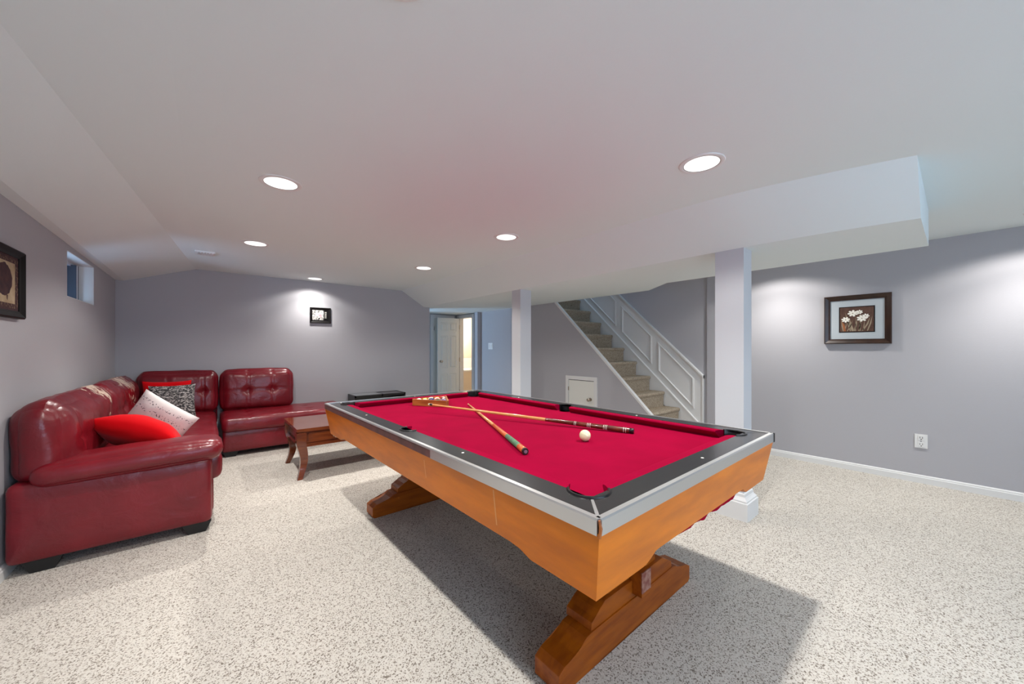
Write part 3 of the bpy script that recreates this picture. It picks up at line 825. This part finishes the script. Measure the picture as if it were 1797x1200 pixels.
obj('metal_edge', trim('r', -HL+.004, HL-.004, ZT-.040), M['alu'], pt, local=True, label='silver metal edge strip')
obj('metal_edge', trim('n', -HW+.008, HW-.003, ZT-.040), M['alu'], pt, local=True, label='silver metal edge strip')
obj('metal_edge', trim('f', -HW+.003, HW-.003, ZT-.040), M['alu'], pt, local=True, label='silver metal edge strip')
obj('corner_cap', B(HW-.008, HW+.004, -HL-.004, -HL+.010, ZT-.042, ZT+.0028), M['rubber'], pt, local=True)
obj('corner_splinter', tube(bmesh.new(), [(-HW+.003, -HL+.001, ZT-.045), (-HW+.005, -HL-.001, ZT-.02), (-HW+.002, -HL+.001, ZT)], [.004, .005, .003], 6), M['rackwood'], pt, local=True, label='chipped bare wood corner')
# mitre strips at the rail corners
for sx in (-1, 1):
    for sy in (-1, 1):
        bm = bmesh.new()
        d = Vector((-sx, -sy, 0)).normalized(); w_ = Vector((sy, -sx, 0)).normalized()*.005
        p0 = Vector((sx*(HW-.006), sy*(HL-.006), ZT)); p1 = p0+d*.118
        if (sx, sy) == (-1, -1):
            prism(bm, [p0-w_, p1-w_*.8, p1+w_*.8, p0+w_], (0, 0, .0022))
            obj('mitre_strip', bm, M['alu'], pt, local=True, label='silver strip on the mitred corner')
        else: bm.free()
# sights
for x, y in [(-.655, -.56), (-.655, .57), (.655, -.57), (.655, .57), (.02, -1.232), (0, 1.232), (-.62, 1.245)]:
    obj('sight', lathe(bmesh.new(), [(0, .0008), (.005, .0008), (.006, 0)], (x, y, ZT), n=12), M['sight'], pt, local=True)
# sloping side panels with a shallow raised middle
TAP = .035; ZS0, ZS1 = ZT-.035, .575
def zb_(s, half, lift):
    d = half-abs(s)
    e0, e1 = .26, .33
    t = min(1, max(0, (d-e0)/(e1-e0))); t = t*t*(3-2*t)
    return ZS1+lift*t
def skirt(side):
    bm = bmesh.new(); half, off = (HL, HW) if side in 'lr' else (HW, HL)
    s = -1 if side in 'ln' else 1
    ss = [-1, -.96, -.9]+[-.88+.04*i for i in range(45)]+[.9, .96, 1]
    lift = .022 if side in 'lr' else .030
    rows = []
    for u_ in ss:
        zb0 = zb_(u_*half, half, lift); t1 = (ZS0-zb0)/(ZS0-ZS1)
        r_ = []
        for (t, inn) in ((0, 0), (t1, 0), (t1, .018), (0, .018)):
            o = off-.001-TAP*t-inn; l = u_*(half-.001-TAP*t-inn); z = ZS0+(zb0-ZS0)*(0 if t == 0 else 1)
            p = (s*o, l, z) if side in 'lr' else (l, s*o, z)
            r_.append(bm.verts.new(p))
        rows.append(r_)
    for A, C in zip(rows, rows[1:]):
        for k in range(4): bm.faces.new((A[k], A[(k+1) % 4], C[(k+1) % 4], C[k]))
    bm.faces.new(rows[0][::-1]); bm.faces.new(rows[-1])
    return bm
for sd_ in 'lrnf': obj('side_panel', skirt(sd_), M['maple'], pt, local=True, label='orange maple side panel')
bm = bmesh.new()
for s, tt_, ln in ((-.62, .018, .018), (.35, .02, .012)): pass
obj('slate_frame', B(-.56, .56, -1.12, 1.12, .655, .741), M['frame_dark'], pt, local=True)
# faint pale scuffs on the left panel
M['scuff'] = mat('scuff', lin(226, 158, 92), .5)
def on_left(y, z, o=.0006):
    t = (ZS0-z)/(ZS0-ZS1); return Vector((-(HW-.001-TAP*t)-o, y, z))
for y0_, z0_, y1_, z1_, w_ in ((-.855, .76, -.845, .63, .006), (-.35, .745, -.34, .66, .005), (.30, .71, .33, .70, .003), (-.05, .60, .08, .603, .004)):
    bm = bmesh.new()
    bm.faces.new([bm.verts.new(p) for p in (on_left(y0_-w_/2, z0_), on_left(y0_+w_/2, z0_), on_left(y1_+w_/2, z1_), on_left(y1_-w_/2, z1_))])
    obj('scuff_mark', bm, M['scuff'], pt, local=True, label='pale scuff mark')
# loose red cloth hanging below the near short side
bm = bmesh.new(); N_ = 60; rr = random.Random(5); prev = None
for i in range(N_+1):
    x = -.36+.84*i/N_
    f = sin(pi*min(1, i/N_*1.0))**.35 if 0 < i < N_ else 0
    z = .606-(.046+.030*max(0, i/N_-.6)/.4)*f+.003*sin(i*.8)+.002*rr.random()
    y = -1.225+.004*sin(i*.6)
    cur = [bm.verts.new((x, y, .66)), bm.verts.new((x, y-.004, (.66+z)/2)), bm.verts.new((x, y, z)), bm.verts.new((x, y+.003, z)), bm.verts.new((x, y+.003, .66))]
    if prev:
        for k in range(4): bm.faces.new((prev[k], prev[k+1], cur[k+1], cur[k]))
    prev = cur
obj('loose_cloth', bm, M['felt2'], pt, local=True, smooth=60, label='loose red cloth hanging under the near end')
# trestles
def trestle(y0):
    tr = obj('trestle', None or P([(x, y0, z) for x, z in (lambda h: [(-x, z) for x, z in h[::-1]]+h)(
        [(.26, .012), (.30, .0), (.50, .0), (.515, .012), (.515, .078), (.485, .096), (.425, .106), (.385, .122), (.36, .138), (.33, .142)])], (0, .125, 0)),
        M['trestle'], pt, local=True, bevel=.010, seg=2, label='dark orange trestle leg')
    half = [(.325, .140), (.322, .172), (.30, .182), (.275, .200), (.25, .212), (.235, .222)]
    obj('trestle_block', P([(x, y0+.006, z) for x, z in [(-x, z) for x, z in half[::-1]]+half], (0, .128, 0)), M['trestle'], tr, local=True, bevel=.006)
    half = [(.20, .200), (.19, .26), (.15, .30), (.135, .36), (.145, .44), (.20, .50), (.30, .54), (.40, .56), (.40, .66)]
    obj('trestle_post', P([(x, y0+.022, z) for x, z in [(-x, z) for x, z in half[::-1]]+half], (0, .085, 0)), M['trestle'], tr, local=True, bevel=.008)
trestle(-.965); trestle(.845)
obj('stretcher', B(-.035, .035, -1.005, .995, .165, .27), M['trestle'], pt, local=True, bevel=.004, label='long stretcher beam')
bm = B(-.036, -.002+.038, -1.0075, -1.003, .185, .272)
obj('peeled_veneer', bm, mat('peeled_veneer', lin(170, 130, 112), .7, col2=lin(120, 60, 48), nscale=30), pt, local=True, label='pale peeling veneer on the beam end')

# world point on the table for a photo-measured place
def rot_pt(x, y):
    c, s = cos(radians(1.6)), sin(radians(1.6))
    return x, y
# cue ball and racked balls
ZBED = .770; RB = .0286
cb = thing('cue_ball', 'cream white cue ball on the red felt beside the cue butts', 'ball', (1.478, 1.203, ZBED+RB))
obj('ball_surface', ellipse_sphere(bmesh.new(), (1.478, 1.203, ZBED+RB), RB, 32), M['ivory'], cb, smooth=True)
# triangle rack: corners in world xy
RA = [Vector((1.292, 2.872)), Vector((1.645, 2.895)), Vector((1.488, 2.578))]
cen = sum(RA, Vector((0, 0)))/3
side = (RA[0]-RA[1]).length
# regular triangle with the same centre and heading
ang = math.atan2((RA[0]-cen).y, (RA[0]-cen).x); Rr = .203
RT = [cen+Vector((cos(ang-2*pi*i/3), sin(ang-2*pi*i/3)))*Rr for i in range(3)]
def tri(R, rnd=.018, k=5):
    out = []
    for i in range(3):
        c_ = cen+(RT[i]-cen).normalized()*(R-2*rnd)
        a_ = math.atan2((RT[i]-cen).y, (RT[i]-cen).x)
        for j in range(k+1):
            t = a_+pi/3-2*pi/3*j/k
            out.append((c_.x+rnd*cos(t), c_.y+rnd*sin(t)))
    return out
bm = bmesh.new()
o_, i_ = tri(Rr), tri(Rr-.024, .010)
lv = [(o_, ZBED+.001), (o_, ZBED+.052), (i_, ZBED+.052), (i_, ZBED+.001)]
rings = [[bm.verts.new((x, y, z)) for x, y in pts] for pts, z in lv]
for A, C in zip(rings, rings[1:]+rings[:1]):
    for k in range(len(A)): bm.faces.new((A[k], A[(k+1) % len(A)], C[(k+1) % len(A)], C[k]))
obj_r = obj('ball_rack', bm, M['rackwood'], bevel=.002, pivot=(cen.x, cen.y, ZBED), smooth=30)
tag(obj_r, 'wooden triangle rack filled with balls at the far end of the red felt', 'rack')
cols = [('yellow', (222, 176, 40)), ('blue', (30, 50, 130)), ('red', (190, 30, 30)), ('purple', (84, 40, 110)), ('orange', (222, 110, 36)), ('green', (24, 110, 76)), ('maroon', (110, 24, 30)), ('black', (18, 18, 18)),
        ('yellow striped', (222, 176, 40)), ('blue striped', (30, 50, 130)), ('red striped', (190, 30, 30)), ('purple striped', (84, 40, 110)), ('orange striped', (222, 110, 36)), ('green striped', (24, 110, 76)), ('maroon striped', (110, 24, 30))]
def ballmat(nm, c, stripe):
    m = mat('ball_'+nm.replace(' ', '_'), lin(*c), .1, coat=.6)
    if stripe:
        N = m.node_tree.nodes; L = m.node_tree.links
        tc = N.new('ShaderNodeTexCoord'); sp = N.new('ShaderNodeSeparateXYZ'); L.new(tc.outputs['Object'], sp.inputs[0])
        ab = N.new('ShaderNodeMath'); ab.operation = 'ABSOLUTE'; L.new(sp.outputs[2], ab.inputs[0])
        gt = N.new('ShaderNodeMath'); gt.operation = 'GREATER_THAN'; gt.inputs[1].default_value = .015; L.new(ab.outputs[0], gt.inputs[0])
        mx = N.new('ShaderNodeMix'); mx.data_type = 'RGBA'; mx.inputs[6].default_value = lin(*c); mx.inputs[7].default_value = lin(238, 232, 208)
        L.new(gt.outputs[0], mx.inputs[0]); L.new(mx.outputs[2], N['Principled BSDF'].inputs['Base Color'])
    return m
d0 = (RT[0]-cen).normalized()
apex = cen+d0*(Rr-.030-2*RB*1.02)
rowv = -d0*(RB*2*.8660254*1.0); perp = Vector((-d0.y, d0.x))*RB*2
order = [8, 0, 12, 9, 7, 1, 4, 13, 10, 5, 2, 14, 6, 11, 3]
k = 0; rr = random.Random(4)
cen_b = apex+rowv*(8/3.)    # centroid of the 15-ball triangle
shift = cen-cen_b
for row in range(5):
    for j in range(row+1):
        nm, c_ = cols[order[k]]; k += 1
        p = apex+shift+rowv*row+perp*(j-row/2)
        bm = ellipse_sphere(bmesh.new(), (0, 0, 0), RB, 24)
        me_o = obj('pool_ball', bm, ballmat(nm, c_, 'striped' in nm), smooth=True)
        me_o.location = (p.x, p.y, ZBED+RB); me_o.rotation_euler = (rr.uniform(-.8, .8), rr.uniform(-.8, .8), rr.random()*6)
        tag(me_o, nm+' pool ball held inside the wooden triangle rack', 'ball', 'balls in the triangle rack')

# cues
def cue(name, label, p_tip, p_butt, sections):
    p0 = Vector(p_butt); p1 = Vector(p_tip); d = (p1-p0); L_ = d.length; d.normalize()
    r = thing(name, label, 'cue', tuple(p0))
    for nm, a0, a1, r0, r1, mt in sections:
        prof = [(0, a0*L_), (r0*.96, a0*L_), (r0, a0*L_+.001), (r1, a1*L_-.001), (r1*.96, a1*L_), (0, a1*L_)]
        obj(nm, lathe(bmesh.new(), prof, p0, d, 20), mt, r, smooth=True)
    return r
cue('pool_cue', 'long pool cue with dark brown carved butt lying across the green handled one',
    (1.268, 2.492, .826), (1.812, 1.135, .7845),
    [('bumper', 0, .016, .0145, .0150, M['rubber']), ('butt', .016, .36, .0150, .0105, M['cuebutt']), ('shaft', .36, .975, .0105, .0062, M['cuewood']),
     ('ferrule', .975, .992, .0075, .0070, M['rubber']), ('tip', .992, 1.0, .0085, .0075, M['ivory'])])
r = bpy.data.objects['pool_cue']
p0 = Vector((1.812, 1.135, .7845)); d = (Vector((1.268, 2.492, .826))-p0); L_ = d.length; d.normalize()
for f in (.028, .036, .10, .106, .112, .165, .171, .177, .225, .231):
    bm = bmesh.new()
    rad = .0150-(.0045)*(f-.016)/.344+.0003
    lathe(bm, [(rad, f*L_), (rad+.0003, f*L_+.001), (rad, f*L_+.002)], p0, d, 20)
    obj('inlay_ring', bm, M['sight'], r, label='pale inlay ring')
cue('pool_cue', 'pool cue with green wrapped handle pointing at the camera under the longer one',
    (1.676, 2.590, .7765), (1.083, 1.212, .7855),
    [('bumper', 0, .010, .0145, .0150, M['rubber']), ('bumper_insert', -.002, .004, .0080, .0080, M['steel']), ('butt_end', .010, .060, .0152, .0145, M['cueorange']),
     ('grip', .060, .20, .0146, .0130, M['cuegreen']), ('forearm', .20, .40, .0130, .0105, M['cuebutt'] if False else M['cueorange']),
     ('shaft', .40, .985, .0105, .0064, M['cuewood']), ('tip', .985, 1.0, .0064, .0060, M['ivory'])])

# ------------------------------------------------------------------ soft shapes
def soft_box(x0, x1, y0, y1, z0, z1, r, n=(14, 14, 8), puff=None, fn=None, wr=.004, seed=0):
    """rounded, puffed upholstery block; fn(p, uvw) may move each point"""
    bm = bmesh.new()
    c = Vector(((x0+x1)/2, (y0+y1)/2, (z0+z1)/2)); h = Vector(((x1-x0)/2, (y1-y0)/2, (z1-z0)/2))
    nx, ny, nz = n; cache = {}
    def vert(i, j, k):
        key = (i, j, k)
        if key in cache: return cache[key]
        g = Vector((2*i/nx-1, 2*j/ny-1, 2*k/nz-1))
        # denser towards edges
        g = Vector([math.copysign(sin(abs(t)*pi/2)**.9, t) if t else 0 for t in g])
        p = Vector((g.x*h.x, g.y*h.y, g.z*h.z))
        core = Vector([max(-h[a]+r[a], min(h[a]-r[a], p[a])) for a in range(3)])
        dd = Vector([(p[a]-core[a])/r[a] for a in range(3)])
        if dd.length > 1e-6:
            m_ = max(abs(t) for t in dd)
            dd = dd.normalized()*m_ if m_ > 0 else dd
            p = core+Vector([dd[a]*r[a] for a in range(3)])
        if puff:
            for a in range(3):
                if puff[a]:
                    b1, b2 = [q_ for q_ in range(3) if q_ != a]
                    p[a] += math.copysign(1, g[a])*puff[a]*(1-g[b1]**4)*(1-g[b2]**4)*min(1, abs(g[a])**2)
        p = p+c
        if wr: 
            nv = noise.noise_vector(p*7+Vector((seed, seed*2.3, 0))); p += nv*wr
        if fn: p = fn(p, g)
        cache[key] = bm.verts.new(p)
        return cache[key]
    def quad(*ks): bm.faces.new([vert(*k) for k in ks])
    for i in range(nx):
        for j in range(ny):
            quad((i, j, 0), (i, j+1, 0), (i+1, j+1, 0), (i+1, j, 0)); quad((i, j, nz), (i+1, j, nz), (i+1, j+1, nz), (i, j+1, nz))
    for i in range(nx):
        for k in range(nz):
            quad((i, 0, k), (i+1, 0, k), (i+1, 0, k+1), (i, 0, k+1)); quad((i, ny, k), (i, ny, k+1), (i+1, ny, k+1), (i+1, ny, k))
    for j in range(ny):
        for k in range(nz):
            quad((0, j, k), (0, j, k+1), (0, j+1, k+1), (0, j+1, k)); quad((nx, j, k), (nx, j+1, k), (nx, j+1, k+1), (nx, j, k+1))
    return bm
def tufter(axis, sign, tufts, seams, depth=.035, sr=.045):
    """dips at tuft points and shallow creases along seams, on the face of an axis; tufts in world (a,b)"""
    b1, b2 = [q_ for q_ in range(3) if q_ != axis]
    def f(p, g):
        if g[axis]*sign < .35: return p
        w_ = min(1, (g[axis]*sign-.35)/.4)
        for ta, tb in tufts:
            d2 = ((p[b1]-ta)**2+(p[b2]-tb)**2)
            p[axis] -= sign*depth*exp(-d2/(2*sr**2))*w_
        for ax_, val in seams:       # crease where coordinate ax_ == val
            p[axis] -= sign*.010*exp(-((p[ax_]-val)**2)/(2*.007**2))*w_
        return p
    return f
def feet(parent, pts, h=.07):
    for x, y in pts:
        bm = bmesh.new()
        lo = [bm.verts.new((x+a*.045, y+b*.045, 0)) for a, b in ((-1, -1), (1, -1), (1, 1), (-1, 1))]
        hi = [bm.verts.new((x+a*.075, y+b*.055, h)) for a, b in ((-1, -1), (1, -1), (1, 1), (-1, 1))]
        bm.faces.new(lo[::-1]); bm.faces.new(hi)
        for i in range(4): bm.faces.new((lo[i], lo[(i+1) % 4], hi[(i+1) % 4], hi[i]))
        obj('foot', bm, M['black_plastic'], parent, bevel=.004, label='black plastic foot')

# ------------------------------------------------------------------ sofa, long section with arm and corner
LE = M['leather']; LW = M['leather_worn']
sa = thing('sectional_sofa', 'long red leather corner sofa section with padded arm and peeling back cushions', 'sofa', (0, 0, 0))
R3 = lambda a: (a, a, a)
obj('arm_panel', soft_box(-.775, .035, 3.225, 3.475, .065, .50, R3(.035), (16, 8, 10), None, None, .0015), LE, sa, smooth=60)
def armfn(p, g):
    # pad: higher and rounder at the front, sloping to the back
    t = (p.x+.70)/.80
    p.z += .018*t-.012*(1-t)
    if g.z > 0: p.z += .010*sin(min(1, max(0, t))*pi)
    return p
obj('arm_pad', soft_box(-.70, .095, 3.19, 3.50, .475, .60, (.075, .06, .058), (26, 12, 8), (0, .01, .012), armfn, .004, 3), LE, sa, smooth=70)
obj('base', soft_box(-.775, .045, 3.44, 5.98, .065, .30, R3(.02), (8, 24, 6), None, None, .001), LE, sa, smooth=60)
obj('back_frame', soft_box(-.778, -.70, 3.40, 6.04, .30, .76, R3(.035), (6, 24, 10), None, None, .002), LE, sa, smooth=60)
obj('corner_frame', soft_box(-.70, .115, 5.99, 6.045, .30, .80, R3(.022), (12, 6, 10), None, None, .001), LE, sa, smooth=60)
obj('seat_cushion', soft_box(-.70, .095, 3.46, 5.96, .285, .465, (.05, .03, .05), (24, 60, 8), (0, 0, .012),
    tufter(2, 1, [(-.15, y) for y in (3.9, 4.35, 4.8, 5.25)], [(1, 4.55)], .02, .05), .005, 1), LE, sa, smooth=70)
def backfn(lean_axis, x_ref, tf):
    def f(p, g):
        p = tf(p, g)
        k = (p.z-.45)/.5
        p[lean_axis] += (-.035 if lean_axis == 0 else .035)*k if p[lean_axis]*(-1 if lean_axis else 1) > (-5.92 if lean_axis else -.65) else 0
        return p
    return f
obj('back_cushion', soft_box(-.775, -.545, 3.25, 4.52, .45, .94, (.105, .12, .14), (10, 84, 44), (.022, .012, .01),
    backfn(0, 0, tufter(0, 1, [(3.85, .70), (4.22, .70)], [(1, 3.44), (2, .70), (1, 4.22)], .030, .028)), .010, 5), LW, sa, smooth=70, label='red leather back cushion with peeling top')
obj('back_cushion', soft_box(-.775, -.545, 4.52, 5.80, .45, .94, (.105, .10, .14), (10, 84, 44), (.022, .012, .01),
    backfn(0, 0, tufter(0, 1, [(4.86, .70), (5.24, .70)], [(1, 4.86), (2, .70), (1, 5.24)], .030, .028)), .010, 9), LW, sa, smooth=70, label='red leather back cushion with peeling top')
obj('back_cushion', soft_box(-.60, .115, 5.82, 6.025, .45, .965, (.07, .09, .10), (56, 10, 44), (.008, .03, .01),
    backfn(1, 0, tufter(1, -1, [(-.02, .715), (-.34, .715)], [(0, -.02), (2, .715), (0, -.34)], .032, .028)), .007, 13), LE, sa, smooth=70)
feet(sa, [(-.70, 3.30), (-.045, 3.30), (-.70, 5.90), (-.03, 5.85)])

# the section follows the slightly skewed wall on its back side
for ch in sa.children:
    if ch.name.startswith('foot'): continue
    for v in ch.data.vertices: v.co.x -= SK*(YB-v.co.y)*min(1, max(0, -v.co.x/.78))*.9
# sofa, armless chaise section along the back wall
sb = thing('chaise_sofa', 'armless red leather chaise section with one tufted back cushion on the back wall', 'sofa', (0.8, 5.6, 0))
obj('base', soft_box(.145, 1.49, 5.265, 6.03, .06, .30, R3(.02), (20, 12, 6), None, None, .001), LE, sb, smooth=60)
obj('seat_cushion', soft_box(.135, 1.53, 5.215, 6.03, .29, .452, (.06, .05, .05), (64, 34, 8), (0, 0, .010),
    tufter(2, 1, [(x, y) for x in (.40, .72, 1.04, 1.36) for y in (5.42, 5.68)], [(0, .72), (0, 1.04), (0, 1.36), (0, .40)], .016, .035), .004, 2), LE, sb, smooth=70)
obj('back_cushion', soft_box(.14, .93, 5.82, 6.025, .44, .965, (.09, .09, .10), (64, 10, 44), (.010, .03, .012),
    backfn(1, 0, tufter(1, -1, [(.42, .70), (.69, .70)], [(0, .42), (2, .70), (0, .69)], .032, .028)), .007, 21), LE, sb, smooth=70)
feet(sb, [(.22, 5.34), (1.42, 5.34), (.22, 5.95), (1.42, 5.95)], .065)

# ------------------------------------------------------------------ throw pillows
def pillow(name, label, m, c, ux, uy, w, h, t, sag=0, seed=0, uv=False, group=None):
    c = Vector(c); ux = Vector(ux).normalized(); uy = Vector(uy); uy = (uy-ux*uy.dot(ux)).normalized(); n = ux.cross(uy)
    bm = bmesh.new(); K = 28
    lay = bm.loops.layers.uv.new('UVMap')
    uvs = {}
    def pt_(i, j, s):
        a, b = 2*i/K-1, 2*j/K-1
        pin = 1-.075*(a*a+b*b-2*a*a*b*b) 
        x, y = a*w/2*(1-.07*(1-b*b)*abs(a)**3), b*h/2*(1-.07*(1-a*a)*abs(b)**3)
        th = t/2*((1-a**4)*(1-b**4))**.55*(.75+.25*(1-a*a)*(1-b*b))
        p = c+ux*x+uy*y+n*(s*th)
        p += noise.noise_vector(p*9+Vector((seed, 0, 0)))*.010*(1-max(abs(a), abs(b))**6)
        p += n*(sag*(a*a-.3)) 
        return p
    V = {}
    for s in (1, -1):
        for i in range(K+1):
            for j in range(K+1):
                edge = i in (0, K) or j in (0, K)
                if s == -1 and edge: V[(i, j, s)] = V[(i, j, 1)]; continue
                v_ = bm.verts.new(pt_(i, j, s)); V[(i, j, s)] = v_; uvs[v_] = (i/K, j/K)
    for s in (1, -1):
        for i in range(K):
            for j in range(K):
                q4 = [V[(i, j, s)], V[(i+1, j, s)], V[(i+1, j+1, s)], V[(i, j+1, s)]]
                if s == -1: q4 = q4[::-1]
                f = bm.faces.new(q4)
                for l in f.loops: l[lay].uv = uvs[l.vert]
    o = obj(name, bm, m, smooth=70, pivot=tuple(c))
    tag(o, label, 'pillow', group)
    return o, c, ux, uy, n
pillow('throw_pillow', 'bright red velvet throw pillow flopped behind the sofa arm', M['red_velvet'], (-.34, 3.80, .60),
       (.78, -.30, -.30), (-.25, -.62, .42), .52, .44, .20, .05, 2)
o, c, ux, uy, n = pillow('throw_pillow', 'white cotton throw pillow with faint black lettering leaning behind the red one', M['lettered'], (-.31, 4.13, .615),
       (.60, -.28, -.46), (.30, -.10, .62), .44, .42, .14, .02, 4)
pillow('throw_pillow', 'black and white script print throw pillow leaning in the sofa corner', M['script'], (-.265, 5.25, .675),
       (.96, .10, .0), (-.30, .20, .90), .37, .37, .13, 0, 6)
pillow('throw_pillow', 'red throw pillow mostly hidden behind the script print pillow', M['red_velvet'], (-.325, 5.52, .690),
       (1, .05, -.02), (.0, .30, .9), .40, .40, .10, 0, 8)

# ------------------------------------------------------------------ coffee table
ct = thing('coffee_table', 'dark cherry wood coffee table with curved legs between the sofa and pool table', 'coffee table', (1.25, 4.29, 0))
x0, x1, y0, y1 = .655, 1.86, 3.935, 4.66
bm = B(x0, x1, y0, y1, .452, .480)
obj('tabletop', bm, M['cherry_top'], ct, bevel=.006)
obj('top_moulding', B(x0+.012, x1-.012, y0+.012, y1-.012, .440, .453), M['cherry'], ct, bevel=.004)
for nm, a in (('apron', (x0+.05, x1-.05, y0+.035, y0+.055)), ('apron', (x0+.05, x1-.05, y1-.055, y1-.035)), ('apron', (x0+.035, x0+.055, y0+.05, y1-.05)), ('apron', (x1-.055, x1-.035, y0+.05, y1-.05))):
    ap = obj(nm, B(a[0], a[1], a[2], a[3], .315, .442), M['cherry'], ct)
    dx = .012 if a[1]-a[0] < .1 else 0; dy = .012 if a[3]-a[2] < .1 else 0
    obj('apron_bead', B(a[0]-dx, a[1]+dx, a[2]-dy, a[3]+dy, .300, .332), M['cherry'], ap, bevel=.005)
for n_, (xx0, xx1) in enumerate(((x0+.10, (x0+x1)/2-.02), ((x0+x1)/2+.02, x1-.10))):
    dr = obj('drawer', B(xx0, xx1, y0+.025, y0+.037, .340, .432), M['cherry'], ct, bevel=.003)
    obj('drawer_knob', knob(bmesh.new(), ((xx0+xx1)/2, y0+.027, .386), (0, -1, 0)), M['chrome'], dr, smooth=True)
for sx, sy, lx, ly in ((-1, -1, x0+.02, y0+.02), (1, -1, x1-.02, y0+.02), (-1, 1, x0+.02, y1-.02), (1, 1, x1-.02, y1-.02)):
    bm = bmesh.new(); prev = None
    for i in range(15):
        t = i/14; z = .442*(1-t)
        hw = .040-.019*min(1, max(0, (t-.28)/.72))
        bow = -.035*sin(min(1, max(0, (t-.25)/.75))*pi)*.9+.012*max(0, (t-.6)/.4)
        cx = lx-sx*(.018)+sx*bow; cy = ly-sy*(.018)+sy*bow
        ring = [bm.verts.new((cx+a_*hw, cy+b_*hw, z)) for a_, b_ in ((-1, -1), (1, -1), (1, 1), (-1, 1))]
        if prev:
            for k in range(4): bm.faces.new((prev[k], prev[(k+1) % 4], ring[(k+1) % 4], ring[k]))
        else: bm.faces.new(ring)
        prev = ring
    bm.faces.new(prev[::-1])
    obj('leg', bm, M['cherry'], ct, smooth=35)

# low black table against the back wall
bt = thing('low_black_table', 'low black table with glass panels in its top against the back wall', 'table', (2.1, 5.85, 0))
x0, x1, y0, y1, z1 = 1.70, 2.485, 5.69, 6.04, .53
bm = bmesh.new()
for a in ((x0, x1, y0, y0+.022), (x0, x1, y1-.022, y1), (x0, x0+.022, y0, y1), (x1-.022, x1, y0, y1), (x0+.40, x0+.42, y0, y1)):
    box(bm, a[0], a[1], a[2], a[3], z1-.03, z1)
obj('top_frame', bm, M['black_wood'], bt)
obj('glass_panel', B(x0+.018, x0+.405, y0+.018, y1-.018, z1-.012, z1+.001), M['glass_dark'], bt)
obj('glass_panel', B(x0+.415, x1-.018, y0+.018, y1-.018, z1-.012, z1-.004), M['glass_dark2'], bt)
obj('side_board', B(x0, x0+.02, y0, y1, .0, z1-.03), M['black_wood'], bt)
obj('side_board', B(x1-.02, x1, y0, y1, .0, z1-.03), M['black_wood'], bt)
obj('back_board', B(x0+.02, x1-.02, y1-.02, y1, .0, z1-.03), M['black_wood'], bt)
obj('shelf', B(x0+.02, x1-.02, y0+.01, y1-.02, .20, .22), M['black_wood'], bt)
obj('shelf', B(x0+.02, x1-.02, y0+.01, y1-.02, .02, .045), M['black_wood'], bt)
